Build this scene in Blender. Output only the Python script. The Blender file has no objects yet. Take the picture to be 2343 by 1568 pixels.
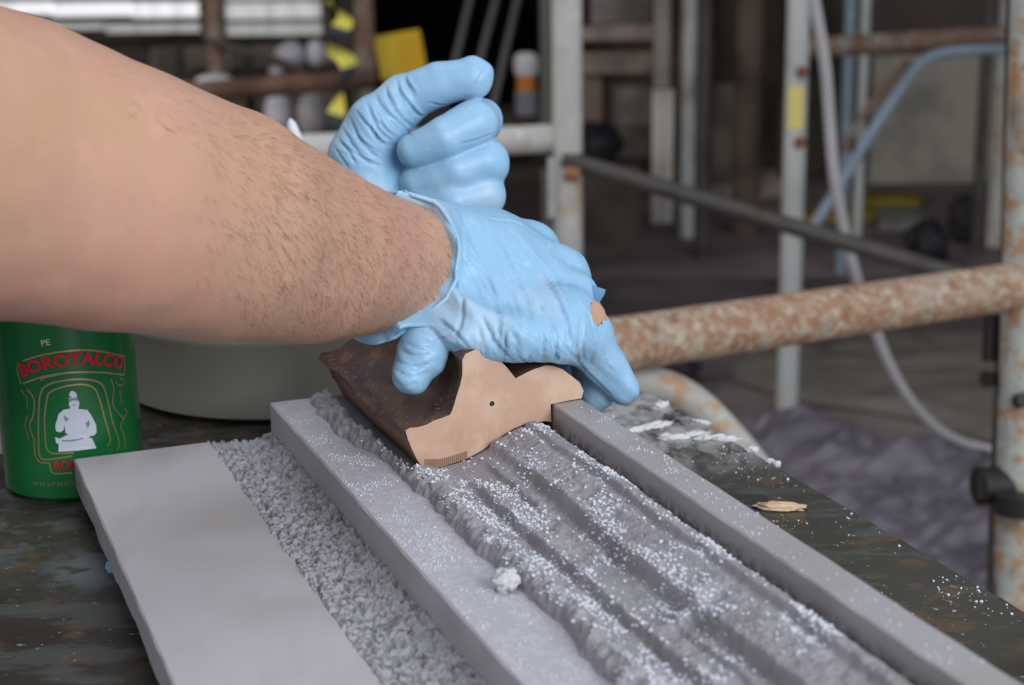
import bpy, bmesh, math, random
import numpy as np
from mathutils import Vector, Matrix, noise
from mathutils.bvhtree import BVHTree

# ------------------------------------------------------------------ camera, world, lights
F_PX, CX, CY = 3800.0, 1171.5, 784.0
PITCH, ROLL = math.radians(14.738), math.asin(.014)
ZS = 0.86                      # height of the lower flat of the stone slab
CAM = np.array([0.0, 0.0, ZS + .25])
sc = bpy.context.scene
cam_d = bpy.data.cameras.new('camera'); cam = bpy.data.objects.new('camera', cam_d)
sc.collection.objects.link(cam); sc.camera = cam
cam_d.sensor_width = 36; cam_d.lens = 36*F_PX/2343; cam_d.clip_start = .05
_F = np.array([0, math.cos(PITCH), -math.sin(PITCH)]); _U0 = np.array([0, math.sin(PITCH), math.cos(PITCH)])
_R0 = np.array([1., 0, 0])
_R = math.cos(ROLL)*_R0 - math.sin(ROLL)*_U0
_U = math.cos(ROLL)*_U0 + math.sin(ROLL)*_R0
cam.matrix_world = Matrix(((_R[0], _U[0], -_F[0], CAM[0]), (_R[1], _U[1], -_F[1], CAM[1]), (_R[2], _U[2], -_F[2], CAM[2]), (0, 0, 0, 1)))
cam_d.dof.use_dof = True; cam_d.dof.focus_distance = .71; cam_d.dof.aperture_fstop = 11.0; cam_d.dof.aperture_blades = 9

w = bpy.data.worlds.new('world'); sc.world = w; w.use_nodes = True
bg = w.node_tree.nodes['Background']; bg.inputs[0].default_value = (.80, .86, 1.0, 1); bg.inputs[1].default_value = .74
def area(name, loc, target, sx, sy, power, col):
    l = bpy.data.lights.new(name, 'AREA'); l.shape = 'RECTANGLE'; l.size = sx; l.size_y = sy; l.energy = power; l.color = col
    o = bpy.data.objects.new(name, l); sc.collection.objects.link(o); o.location = loc
    o.rotation_euler = (Vector(target)-Vector(loc)).to_track_quat('-Z', 'Y').to_euler()
    return o
area('daylight_opening', (1.9, -2.1, 2.45), (0.0, .8, .85), 2.2, 1.6, 118, (.93, .96, 1.0))
area('daylight_overhead', (-.2, .9, 3.6), (0.0, .85, .85), 1.6, 1.6, 9, (.88, .93, 1.0))
area('fill_far_side', (-2.4, 2.9, 2.7), (1.0, 6.2, .6), 1.6, 1.2, 46, (1.0, .97, .92))  # unseen fill light added to brighten the far room
sc.view_settings.view_transform = 'Standard'; sc.view_settings.look = 'None'
sc.view_settings.gamma = 1; sc.view_settings.use_curve_mapping = False; sc.view_settings.exposure = 0.0

# ------------------------------------------------------------------ frames and rays
SU = np.array([-3.64422192e-01, 9.31233841e-01, 0]); SV = np.array([SU[1], -SU[0], 0])   # slab axes: along, across
def slab(u, v, z): return SU*u + SV*v + np.array([0, 0, ZS+z])
def ray(x, y): return ((x-CX)*_R - (y-CY)*_U + F_PX*_F)/F_PX
def at(x, y, d): return CAM + ray(x, y)*d          # point seen at (x, y) of the photograph, d metres deep
def onz(x, y, z):
    q = ray(x, y); return CAM + q*((z-CAM[2])/q[2])

# ------------------------------------------------------------------ helpers
COL = sc.collection
def link_mesh(name, verts, faces, mats, parent=None, smooth=True, mi=None):
    me = bpy.data.meshes.new(name)
    verts = np.asarray(verts, dtype=np.float32).reshape(-1, 3)
    if isinstance(faces, np.ndarray):
        n, k = faces.shape
        me.vertices.add(len(verts)); me.vertices.foreach_set('co', verts.ravel())
        me.loops.add(n*k); me.loops.foreach_set('vertex_index', faces.astype(np.int32).ravel())
        me.polygons.add(n); me.polygons.foreach_set('loop_start', np.arange(0, n*k, k, dtype=np.int32))
        me.update(calc_edges=True)
    else:
        me.from_pydata([tuple(map(float, v)) for v in verts], [], [tuple(f) for f in faces])
    if not isinstance(mats, (list, tuple)): mats = [mats]
    for m in mats: me.materials.append(m)
    if mi is not None: me.polygons.foreach_set('material_index', np.asarray(mi, dtype=np.int32))
    me.polygons.foreach_set('use_smooth', np.full(len(me.polygons), smooth))
    me.validate(); me.update()
    o = bpy.data.objects.new(name, me); COL.objects.link(o)
    if parent: o.parent = parent; o.matrix_parent_inverse = parent.matrix_world.inverted()
    return o
def tag(o, label=None, cat=None, group=None, kind=None):
    if label: o['label'] = label
    if cat: o['category'] = cat
    if group: o['group'] = group
    if kind: o['kind'] = kind
    return o
def empty(name, loc, label=None, cat=None, group=None):
    o = bpy.data.objects.new(name, None); COL.objects.link(o); o.location = loc; o.empty_display_size = .05
    o.matrix_world = Matrix.Translation(Vector(loc)); return tag(o, label, cat, group)

class MB:
    def __init__(s): s.v = []; s.f = []; s.m = []
    def add(s, v, f, m=0):
        b = len(s.v); s.v += [tuple(map(float, p)) for p in v]; s.f += [tuple(i+b for i in q) for q in f]; s.m += [m]*len(f); return s
    def box(s, c, ax, ay, az, m=0):       # centre and three half-axis vectors
        c, ax, ay, az = map(np.asarray, (c, ax, ay, az))
        v = [c+i*ax+j*ay+k*az for k in (-1, 1) for j in (-1, 1) for i in (-1, 1)]
        return s.add(v, [(0, 2, 3, 1), (4, 5, 7, 6), (0, 1, 5, 4), (2, 6, 7, 3), (0, 4, 6, 2), (1, 3, 7, 5)], m)
    def tube(s, pts, r, n=20, m=0, cap=True):
        pts = [np.asarray(p, float) for p in pts]; N = len(pts)
        rs = r if hasattr(r, '__len__') else [r]*N
        t0 = pts[1]-pts[0]; t0 /= np.linalg.norm(t0)
        a = np.array([0, 0, 1.]) if abs(t0[2]) < .9 else np.array([1., 0, 0])
        x = np.cross(t0, a); x /= np.linalg.norm(x); vs = []
        for i, p in enumerate(pts):
            t = pts[min(i+1, N-1)]-pts[max(i-1, 0)]; t = t/np.linalg.norm(t)
            x = x - t*(x@t); x /= np.linalg.norm(x); y = np.cross(t, x)
            for k in range(n):
                A = 2*math.pi*k/n; vs.append(p+rs[i]*(math.cos(A)*x+math.sin(A)*y))
        fs = [(i*n+k, i*n+(k+1) % n, (i+1)*n+(k+1) % n, (i+1)*n+k) for i in range(N-1) for k in range(n)]
        if cap: fs += [tuple(range(n))[::-1], tuple((N-1)*n+k for k in range(n))]
        return s.add(vs, fs, m)
    def lathe(s, prof, c, n=48, m=0, mseg=None):
        c = np.asarray(c); vs = [c+np.array([r*math.cos(2*math.pi*k/n), r*math.sin(2*math.pi*k/n), z]) for r, z in prof for k in range(n)]
        b = len(s.v); s.add(vs, [])
        for i in range(len(prof)-1):
            for k in range(n):
                s.f.append((b+i*n+k, b+i*n+(k+1) % n, b+(i+1)*n+(k+1) % n, b+(i+1)*n+k)); s.m.append(mseg[i] if mseg else m)
        return s
    def build(s, name, mats, parent=None, smooth=False):
        o = link_mesh(name, s.v, s.f, mats, parent, smooth, s.m)
        if smooth:
            try: o.data.set_sharp_from_angle(angle=math.radians(38))
            except Exception: pass
        return o
def bez(pts, n=8):                      # Catmull-Rom through points
    P = [np.asarray(p, float) for p in pts]; P = [2*P[0]-P[1]]+P+[2*P[-1]-P[-2]]; out = []
    for i in range(1, len(P)-2):
        for k in range(n):
            t = k/n; out.append(.5*((2*P[i])+(-P[i-1]+P[i+1])*t+(2*P[i-1]-5*P[i]+4*P[i+1]-P[i+2])*t*t+(-P[i-1]+3*P[i]-3*P[i+1]+P[i+2])*t**3))
    out.append(P[-2]); return out

# ------------------------------------------------------------------ materials
def lin(c):
    return tuple(((x/255)/12.92 if x/255 <= .04045 else ((x/255+.055)/1.055)**2.4) for x in c)
class Mat:
    """base colour from stacked noise masks; fine relief from bump noises"""
    def __init__(s, name, col, rough=.6, spec=.4, metal=0.0, coord='Object'):
        s.m = bpy.data.materials.new(name); s.m.use_nodes = True; s.t = s.m.node_tree; s.N = s.t.nodes; s.L = s.t.links
        s.b = s.N['Principled BSDF']; s.b.inputs['Roughness'].default_value = rough
        s.b.inputs['Specular IOR Level'].default_value = spec; s.b.inputs['Metallic'].default_value = metal
        tc = s.N.new('ShaderNodeTexCoord'); s.co = tc.outputs[coord]
        rgb = s.N.new('ShaderNodeRGB'); rgb.outputs[0].default_value = (*lin(col), 1); s.c = rgb.outputs[0]
        s.nrm = None; s.L.new(s.c, s.b.inputs['Base Color'])
    def map(s, scale=(1, 1, 1), rot=(0, 0, 0), loc=(0, 0, 0)):
        mp = s.N.new('ShaderNodeMapping'); mp.inputs['Scale'].default_value = scale; mp.inputs['Rotation'].default_value = rot; mp.inputs['Location'].default_value = loc
        s.L.new(s.co, mp.inputs[0]); return mp.outputs[0]
    def noise(s, scale, detail=4, rough=.55, dist=0, stretch=(1, 1, 1), rot=(0, 0, 0), loc=(0, 0, 0)):
        n = s.N.new('ShaderNodeTexNoise'); n.inputs['Scale'].default_value = scale; n.inputs['Detail'].default_value = detail
        n.inputs['Roughness'].default_value = rough; n.inputs['Distortion'].default_value = dist
        s.L.new(s.map(stretch, rot, loc), n.inputs['Vector']); return n.outputs[0]
    def ramp(s, fac, a, b):
        r = s.N.new('ShaderNodeMapRange'); r.inputs[1].default_value = a; r.inputs[2].default_value = b; r.interpolation_type = 'SMOOTHSTEP'
        s.L.new(fac, r.inputs[0]); return r.outputs[0]
    def mix(s, col, fac, amt=1.0):
        if amt != 1.0:
            q = s.N.new('ShaderNodeMath'); q.operation = 'MULTIPLY'; s.L.new(fac, q.inputs[0]); q.inputs[1].default_value = amt; fac = q.outputs[0]
        m = s.N.new('ShaderNodeMix'); m.data_type = 'RGBA'; s.L.new(fac, m.inputs[0]); s.L.new(s.c, m.inputs[6])
        m.inputs[7].default_value = (*lin(col), 1); s.c = m.outputs[2]; s.L.new(s.c, s.b.inputs['Base Color']); return s
    def spots(s, col, scale, a, b, amt=1.0, **k): return s.mix(col, s.ramp(s.noise(scale, **k), a, b), amt)
    def local(s, col, centre, radius, scale, a, b, amt=1.0, **k):     # stain confined to one place
        d = s.N.new('ShaderNodeVectorMath'); d.operation = 'DISTANCE'; s.L.new(s.co, d.inputs[0]); d.inputs[1].default_value = tuple(centre)
        r = s.N.new('ShaderNodeMapRange'); r.inputs[1].default_value = radius; r.inputs[2].default_value = radius*.35; s.L.new(d.outputs['Value'], r.inputs[0])
        q = s.N.new('ShaderNodeMath'); q.operation = 'MULTIPLY'; s.L.new(r.outputs[0], q.inputs[0]); s.L.new(s.ramp(s.noise(scale, **k), a, b), q.inputs[1]); return s.mix(col, q.outputs[0], amt)
    def zstain(s, col, z0, z1, scale, a, b, amt=1.0, **k):            # splashes that thin out with height
        x = s.N.new('ShaderNodeSeparateXYZ'); s.L.new(s.co, x.inputs[0]); r = s.N.new('ShaderNodeMapRange'); r.inputs[1].default_value = z0; r.inputs[2].default_value = z1; s.L.new(x.outputs[2], r.inputs[0])
        q = s.N.new('ShaderNodeMath'); q.operation = 'MULTIPLY'; s.L.new(r.outputs[0], q.inputs[0]); s.L.new(s.ramp(s.noise(scale, detail=5, **k), a, b), q.inputs[1]); return s.mix(col, q.outputs[0], amt)
    def bump(s, scale, dist, strength=1.0, src=None, **k):
        bp = s.N.new('ShaderNodeBump'); bp.inputs['Strength'].default_value = strength; bp.inputs['Distance'].default_value = dist
        s.L.new(src if src is not None else s.noise(scale, **k), bp.inputs['Height'])
        if s.nrm is not None: s.L.new(s.nrm, bp.inputs['Normal'])
        s.nrm = bp.outputs[0]; s.L.new(s.nrm, s.b.inputs['Normal']); return s
    def roughmap(s, fac, lo, hi):
        r = s.N.new('ShaderNodeMapRange'); r.inputs[3].default_value = lo; r.inputs[4].default_value = hi; s.L.new(fac, r.inputs[0]); s.L.new(r.outputs[0], s.b.inputs['Roughness']); return s
def flat(name, col, rough=.7, spec=.3, var=0.0, metal=0.0, scale=8):
    m = Mat(name, col, rough, spec, metal)
    if var: m.spots(tuple(int(c*(1-var)) for c in col), scale, .4, .65)
    return m.m

SLAB_YAW = -math.atan2(SU[0], SU[1])    # rotation of the slab's long axis from +Y
stone = Mat('slab_stone', (182, 178, 180), .62, .35)
stone.spots((160, 155, 152), 16, .46, .60, .75, stretch=(1, .3, 1), rot=(0, 0, -SLAB_YAW), detail=3)
stone.local((158, 151, 147), tuple(SU*.655+SV*.138+np.array([0, 0, ZS])), .06, 14, .25, .5, .6, detail=1).local((158, 151, 147), tuple(SU*.575+SV*.146+np.array([0, 0, ZS])), .05, 14, .25, .5, .6, detail=1)
stone.spots((184, 183, 190), 30, .5, .75, .6, stretch=(1, .25, 1), rot=(0, 0, -SLAB_YAW), detail=2)
stone.spots((190, 188, 190), 900, .72, .80, .5, detail=2)
stone.bump(1500, .00012, .6, detail=2).bump(60, .0006, .4, stretch=(1, .15, 1), rot=(0, 0, -SLAB_YAW), detail=2); STONE = stone.m
dustm = Mat('dusty_stone', (176, 174, 179), .75, .3)
dustm.spots((188, 187, 193), 260, .45, .62, .7, detail=4).bump(700, .0005, .6, detail=4).bump(2200, .0002, .5, detail=2); DUSTY = dustm.m
rough_m = Mat('rough_joint', (160, 159, 162), .9, .2)
rough_m.spots((92, 88, 88), 170, .50, .64, .8, detail=6, rough=.7).spots((192, 188, 184), 110, .62, .76, .6, loc=(3, 1, 2)).bump(420, .0009, .8, detail=5, rough=.7); ROUGH = rough_m.m
fence_m = Mat('batten_stone', (160, 157, 157), .45, .5)
fence_m.spots((150, 145, 143), 18, .4, .7, .6, detail=2)
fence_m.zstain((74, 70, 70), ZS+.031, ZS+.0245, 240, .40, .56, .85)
fence_m.bump(900, .0001, .5); FENCE = fence_m.m
mort = Mat('wet_mortar', (142, 139, 141), .6, .35)
mort.spots((158, 156, 160), 55, .45, .68, .7, detail=5).spots((116, 112, 113), 30, .5, .72, .6, loc=(5, 2, 1)).bump(1100, .0003, .7, detail=5, rough=.65); MORTAR = mort.m
POWDER = Mat('white_powder', (204, 206, 213), .85, .2).m
gl = Mat('nitrile_glove', (140, 181, 208), .42, .42)
gl.spots((176, 198, 214), 38, .50, .72, .65, detail=5).spots((190, 200, 212), 420, .56, .72, .35, detail=5, stretch=(1, .35, 1)).spots((126, 172, 206), 22, .5, .75, .5, loc=(4, 4, 4))
gl.bump(55, .0011, .35, detail=3, stretch=(1, .45, 1.6), rot=(0, .5, .5)).bump(900, .00012, .4, detail=3)
gl.b.inputs['Subsurface Weight'].default_value = .12; gl.b.inputs['Subsurface Radius'].default_value = (.3, .6, 1.0); gl.b.inputs['Subsurface Scale'].default_value = .004; GLOVE = gl.m
sk = Mat('skin', (182, 143, 119), .6, .25)
sk.spots((190, 138, 121), 11, .46, .68, .6, detail=3).spots((180, 140, 110), 17, .5, .75, .6, loc=(2, 7, 1), detail=4).spots((160, 116, 96), 55, .62, .80, .35, detail=4, loc=(1, 3, 3)).spots((194, 154, 130), 70, .5, .7, .4, loc=(9, 1, 1))
sk.bump(700, .00022, .6, detail=4).bump(160, .0003, .4, detail=3)
sk.b.inputs['Subsurface Weight'].default_value = .15; sk.b.inputs['Subsurface Radius'].default_value = (1., .35, .2); sk.b.inputs['Subsurface Scale'].default_value = .004; SKIN = sk.m
HAIR = flat('arm_hair', (92, 68, 54), .5, .3)
wf = Mat('pale_end_grain', (188, 154, 132), .6, .3)
wf.spots((150, 112, 86), 26, .60, .72, .5, loc=(7, 7, 1), detail=5)
wf.spots((204, 176, 150), 60, .45, .7, .7, detail=4).spots((178, 134, 96), 34, .5, .72, .7, loc=(1, 2, 3)).spots((206, 150, 60), 160, .68, .78, .6, loc=(6, 2, 3)).spots((210, 188, 168), 420, .55, .75, .22, stretch=(2, 2, .5), detail=3)
wf.bump(700, .00015, .6, stretch=(4, 4, .5)); WOOD_FACE = wf.m
wd = Mat('dark_worn_wood', (98, 74, 64), .5, .45)
wd.spots((58, 46, 46), 34, .44, .58, .9, detail=5, rot=(0, 0, -SLAB_YAW), stretch=(1, .5, 1)).spots((156, 116, 90), 70, .54, .68, .6, loc=(2, 1, 1), detail=6, stretch=(1, .5, 1), rot=(0, 0, -SLAB_YAW)).spots((176, 166, 162), 420, .60, .70, .5, detail=4)
wd.bump(260, .0004, .6, detail=5, stretch=(1, .3, 1), rot=(0, 0, -SLAB_YAW)); WOOD_DARK = wd.m
ws = Mat('brown_worn_wood', (134, 102, 84), .6, .3)
ws.spots((96, 72, 60), 50, .42, .66, .8, detail=5, stretch=(1, .25, 1), rot=(0, 0, -SLAB_YAW)).spots((170, 140, 118), 160, .6, .75, .5, detail=4).bump(400, .0003, .6, stretch=(1, .2, 1), rot=(0, 0, -SLAB_YAW)); WOOD_SIDE = ws.m
tb = Mat('stained_table', (64, 62, 53), .34, .5)
tb.spots((46, 38, 32), 9, .42, .6, .9, detail=5).spots((84, 88, 86), 30, .50, .62, .7, stretch=(.5, 1.4, 1), detail=6, rough=.65).spots((96, 76, 52), 50, .56, .66, .7, detail=5, loc=(4, 4, 1)).spots((140, 140, 136), 75, .64, .72, .6, detail=6, rough=.7, loc=(8, 1, 1)).spots((104, 96, 56), 90, .64, .72, .45, loc=(2, 9, 1), detail=4).spots((104, 66, 42), 34, .63, .72, .45, loc=(7, 3, 1), detail=4, stretch=(.5, 2, 1)).spots((176, 176, 176), 240, .68, .73, .7, detail=3)
tb.local((176, 174, 172), onz(1500, 960, ZS-.025), .10, 70, .42, .56, .9, detail=6, rough=.7, stretch=(1, .5, 1)).local((120, 116, 112), onz(1560, 940, ZS-.025), .12, 120, .45, .6, .7, detail=5).local((92, 98, 100), onz(40, 1150, ZS-.025), .16, 60, .5, .62, .6, detail=6).local((112, 118, 120), onz(225, 1300, ZS-.025), .03, 60, .40, .5, .9, detail=5)
tb.local((104, 80, 52), onz(2150, 1330, ZS-.025), .09, 130, .54, .66, .5, detail=5, stretch=(.7, 1.5, 1)).bump(60, .0008, .5, detail=6).bump(400, .0003, .5, detail=4); tb.roughmap(tb.noise(20, detail=4), .22, .6); TABLE = tb.m
def rusty(name, paint, rustc, lo, hi, scale=26, dark=(84, 52, 38), stretch=(1, 1, 1), rough=.6):
    m = Mat(name, paint, rough, .4)
    m.spots(tuple(int(c*.82) for c in paint), scale*.6, .45, .7, .6, loc=(3, 2, 2))
    m.spots(rustc, scale, lo, hi, .95, detail=7, rough=.68, stretch=stretch).spots(dark, scale*1.8, hi, hi+.14, .7, detail=5, loc=(1, 5, 2), stretch=stretch)
    m.spots(tuple(min(255, int(c*1.12)) for c in paint), scale*2.2, .60, .72, .8, detail=5, loc=(5, 5, 5), stretch=stretch)
    m.spots(tuple(int(c*.9) for c in paint), scale*.28, .52, .66, .55, detail=6, rough=.6, loc=(7, 2, 9)).spots(dark, scale*.35, .56, .68, .5, detail=6, loc=(2, 8, 4))
    m.bump(scale*6, .0008, .5, detail=5); return m.m
RUST_RAIL = rusty('heavily_rusted_tube', (176, 166, 148), (140, 100, 70), .34, .58, 110, (98, 62, 46))
RUST_POST = rusty('rust_stained_paint', (172, 176, 168), (166, 124, 82), .47, .60, 34, (96, 62, 46))
RUST_BRACE = rusty('rust_freckled_paint', (164, 163, 155), (170, 136, 104), .53, .60, 26, (140, 96, 66))
RUST_DULL = rusty('dull_rusty_tube', (124, 114, 104), (108, 82, 66), .38, .52, 16, (80, 52, 40))
PALE_POST = rusty('pale_painted_tube', (184, 182, 174), (168, 136, 96), .52, .64, 14, (124, 92, 68), stretch=(1, 1, .3))
GREY_POST = rusty('grey_galvanised_tube', (172, 173, 168), (136, 106, 84), .62, .74, 10)
BLUE_TUBE = rusty('blue_grey_tube', (120, 134, 144), (150, 146, 130), .60, .72, 10)
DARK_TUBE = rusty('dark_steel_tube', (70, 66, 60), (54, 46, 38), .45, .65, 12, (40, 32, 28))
IRON = flat('dark_iron', (34, 28, 26), .6, .4, .3)

# ------------------------------------------------------------------ numpy noise
_rng = np.random.RandomState(7); _perm = _rng.permutation(256); _perm = np.concatenate([_perm, _perm, _perm])
_g = _rng.normal(size=(256, 3)); _g /= np.linalg.norm(_g, axis=1)[:, None]
def perlin(x, y, z=0.0):
    x, y, z = np.broadcast_arrays(np.asarray(x, float), np.asarray(y, float), np.asarray(z, float))
    xi, yi, zi = np.floor(x).astype(int), np.floor(y).astype(int), np.floor(z).astype(int)
    xf, yf, zf = x-xi, y-yi, z-zi; f = lambda t: t*t*t*(t*(t*6-15)+10); u, v, w_ = f(xf), f(yf), f(zf); r = 0
    for i in (0, 1):
        for j in (0, 1):
            for k in (0, 1):
                h = _perm[_perm[_perm[(xi+i) & 255]+((yi+j) & 255)]+((zi+k) & 255)]; g = _g[h]
                d = g[..., 0]*(xf-i)+g[..., 1]*(yf-j)+g[..., 2]*(zf-k)
                r = r + d*(u if i else 1-u)*(v if j else 1-v)*(w_ if k else 1-w_)
    return r*1.6
def fbm(x, y, z=0.0, o=4, g=.5):
    r, a = 0, 1.0
    for i in range(o): r = r+a*perlin(x*2**i+i*13.7, y*2**i+i*5.1, z*2**i); a *= g
    return r
def sst(x, a, b): t = np.clip((x-a)/(b-a), 0, 1); return t*t*(3-2*t)
def gridfaces(nu, nv):
    a = (np.arange(nu-1)[:, None]*nv+np.arange(nv-1)[None, :]).ravel()
    return np.stack([a, a+nv, a+nv+1, a+1], 1)
def slabpts(u, v, z): return u[..., None]*SU+v[..., None]*SV+np.stack([0*z, 0*z, ZS+z], -1)

# ------------------------------------------------------------------ setting
FLOOR_M = Mat('workshop_floor', (124, 112, 108), .75, .3)
FLOOR_M.spots((84, 74, 74), 1.6, .4, .7, .8, detail=5).spots((110, 100, 94), 4, .6, .75, .5, detail=5).bump(8, .01, .5); FLOOR_M = FLOOR_M.m
wallm = Mat('rough_dark_plaster', (86, 76, 68), .9, .2)
wallm.spots((48, 40, 36), 1.2, .42, .62, .9, detail=5).spots((112, 100, 88), 2.2, .58, .72, .6, detail=5, loc=(4, 1, 1)).bump(6, .02, .5); WALL_M = wallm.m
def slabbox(name, x0, x1, y0, y1, z0, z1, mat):
    m = MB(); m.box(((x0+x1)/2, (y0+y1)/2, (z0+z1)/2), ((x1-x0)/2, 0, 0), (0, (y1-y0)/2, 0), (0, 0, (z1-z0)/2)); o = m.build(name, mat); tag(o, kind='structure'); return o
slabbox('floor', -5, 4.5, -2.5, 9, -.1, 0, FLOOR_M)
BACKY = 7.0
# back wall with a dark doorway between world x -.55 and .25
slabbox('wall_back', .26, 4.5, BACKY, BACKY+.25, 0, 2.8, WALL_M)
slabbox('wall_back', -5, -.62, BACKY, BACKY+.25, 0, 2.8, WALL_M)
slabbox('wall_left', -5.2, -5, 1, BACKY+.25, 0, 2.8, WALL_M)
slabbox('wall_right', 4.5, 4.7, 3, BACKY+.25, 0, 2.8, WALL_M)
slabbox('ceiling', -5, 4.5, 3.4, 9, 2.8, 2.95, flat('ceiling_boards', (60, 54, 48), .9))
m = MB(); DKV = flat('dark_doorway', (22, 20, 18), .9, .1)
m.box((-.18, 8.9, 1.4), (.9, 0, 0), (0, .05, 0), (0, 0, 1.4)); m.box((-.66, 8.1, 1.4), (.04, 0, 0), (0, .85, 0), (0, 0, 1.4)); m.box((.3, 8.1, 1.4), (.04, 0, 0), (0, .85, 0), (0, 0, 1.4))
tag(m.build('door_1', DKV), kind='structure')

# ------------------------------------------------------------------ table
table = empty('work_table', slab(.6, .1, -.025), 'dark stained work table top under the stone slab', 'table')
far_l = onz(120, 1037, ZS-.025); far_ll = onz(-420, 1045, ZS-.025)
out = [slab(.15, .4115, 0), slab(.83, .4115, 0), slab(1.02, .33, 0), slab(1.04, .06, 0), far_l, far_ll, slab(.55, -.62, 0), slab(.15, -.45, 0)]
def densify(poly, step=.02, amp=.0012):
    o = []
    for i, a in enumerate(poly):
        b = poly[(i+1) % len(poly)]; n = max(1, int(np.linalg.norm(b-a)/step))
        for k in range(n):
            q = a+(b-a)*k/n; o.append(q+np.array([amp*perlin(q[0]*60, q[1]*60), amp*perlin(q[0]*60, q[1]*60, 7), 0]))
    return o
op = densify(out, .006)
m = MB(); n = len(op); zt = ZS-.025
m.add([(p[0], p[1], zt) for p in op]+[(p[0], p[1], zt-.028) for p in op], [tuple(range(n))[::-1], tuple(range(n, 2*n))]+[(i, (i+1) % n, n+(i+1) % n, n+i) for i in range(n)])
top = m.build('table_top', TABLE, table)
bm = bmesh.new(); bm.from_mesh(top.data); bmesh.ops.recalc_face_normals(bm, faces=bm.faces); bm.to_mesh(top.data); bm.free()
for (u_, v_) in ((.25, .34), (.78, .34), (.25, -.3), (.86, -.1)):
    m = MB(); a = slab(u_, v_, -.0531); m.tube([a, (a[0], a[1], 0.0)], .022, 12); m.build('leg', RUST_DULL, table, True)

# ------------------------------------------------------------------ stone slab
U0, U1 = .25, .7695
prof = [(.0782, -.0135, 0), (.0782, -.0007, 0), (.0789, 0.0, 0), (.1425, 0.0, 0), (.1432, -.0022, 1), (.1733, -.0022, 1), (.1733, .0152, 0), (.1741, .016, 2), (.2890, .016, 2), (.2897, .0152, 0), (.2897, -.0135, 0)]
us = np.linspace(U0, U1, 150); P = len(prof); V = []; F = []; MI = []
for i, u in enumerate(us):
    for j, (v, z, k) in enumerate(prof):
        wob = .00035*perlin(u*60, j*3.3); zz = z
        if j in (0, P-1): zz = z+.0022*perlin(u*38, j, .5)+.0008*perlin(u*140, j)
        if j in (3, 4): wob = .0010*perlin(u*70, 1.5)+.0006*perlin(u*260, 4.5)
        V.append(slab(u, v+wob, zz))
for i in range(len(us)-1):
    for j in range(P):
        a, b = i*P+j, i*P+(j+1) % P
        F.append((a, a+P, b+P, b)); MI.append(2 if prof[j][2] == 2 and j < P-1 and prof[(j+1) % P][0] > .2 else (0))
F += [tuple(range(P)), tuple((len(us)-1)*P+k for k in range(P))[::-1]]; MI += [0, 0]
slab_o = link_mesh('stone_slab', V, F, [STONE, ROUGH, DUSTY], None, False, MI)
bm = bmesh.new(); bm.from_mesh(slab_o.data); bmesh.ops.recalc_face_normals(bm, faces=bm.faces); bm.to_mesh(slab_o.data); bm.free()
tag(slab_o, 'pale grey stone slab with a raised step, lying on the dark table', 'stone slab')
# rough hacked channel between the flat and the step
nu, nv = 1000, 66
uu, vv = np.meshgrid(np.linspace(U0, U1-.0006, nu), np.linspace(.1405, .1742, nv), indexing='ij')
edge = .1425+.0013*fbm(uu*90, 3.3)+.0008*perlin(uu*420, 1.1)
t = (vv-.1425)/.031
z = .0004-.0012*np.sin(np.clip(t, 0, 1)*math.pi)+.0015*fbm(uu*210, vv*420, 0, 4, .62)+.0009*perlin(uu*60, vv*90, 2)
z -= .0022*sst(fbm(uu*150, vv*380, 5, 3), .2, .5)
z += .0012*sst(t, .72, 1.0)*(1+perlin(uu*300, vv*300, 1))
z = np.where(vv < edge, np.minimum(z, -.0009), z); z = np.maximum(z, -.0021)
ch = link_mesh('rough_channel', slabpts(uu, vv, z).reshape(-1, 3), gridfaces(nu, nv), ROUGH, slab_o); ch['label'] = 'rough pitted channel between the smooth flat and the step'
# packing battens that lift the slab
for u_ in (.33, .71):
    m = MB(); m.box(slab(u_, .185, -.0198), SU*.018, SV*.085, (0, 0, .005))
    tag(m.build('packing_batten', flat('packing_wood', (110, 92, 74), .8, .2, .2)), 'flat wooden packing batten under the slab, %s' % ('nearer the camera' if u_ < .5 else 'nearer the talc bottle'), 'batten', 'packing battens lifting the slab')
# fence batten
m = MB(); N_ = 120
fp = [(.2733, .0163), (.2733, .0353), (.2739, .036), (.2880, .036), (.2887, .0353), (.2887, .0163)]
us = np.linspace(U0, .765, N_)
for i, u in enumerate(us):
    m.v += [tuple(slab(u, v+.00035*perlin(u*70, j*2.2), z_+.0002*perlin(u*50, j))) for j, (v, z_) in enumerate(fp)]
for i in range(N_-1):
    for j in range(6): m.f.append((i*6+j, (i+1)*6+j, (i+1)*6+(j+1) % 6, i*6+(j+1) % 6)); m.m.append(0)
m.f += [tuple(range(6)), tuple((N_-1)*6+k for k in range(6))[::-1]]; m.m += [0, 0]
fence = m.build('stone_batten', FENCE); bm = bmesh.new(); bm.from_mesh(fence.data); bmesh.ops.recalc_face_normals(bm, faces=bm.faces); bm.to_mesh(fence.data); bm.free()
tag(fence, 'narrow grey square batten standing along the right side of the mortar', 'batten')

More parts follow.
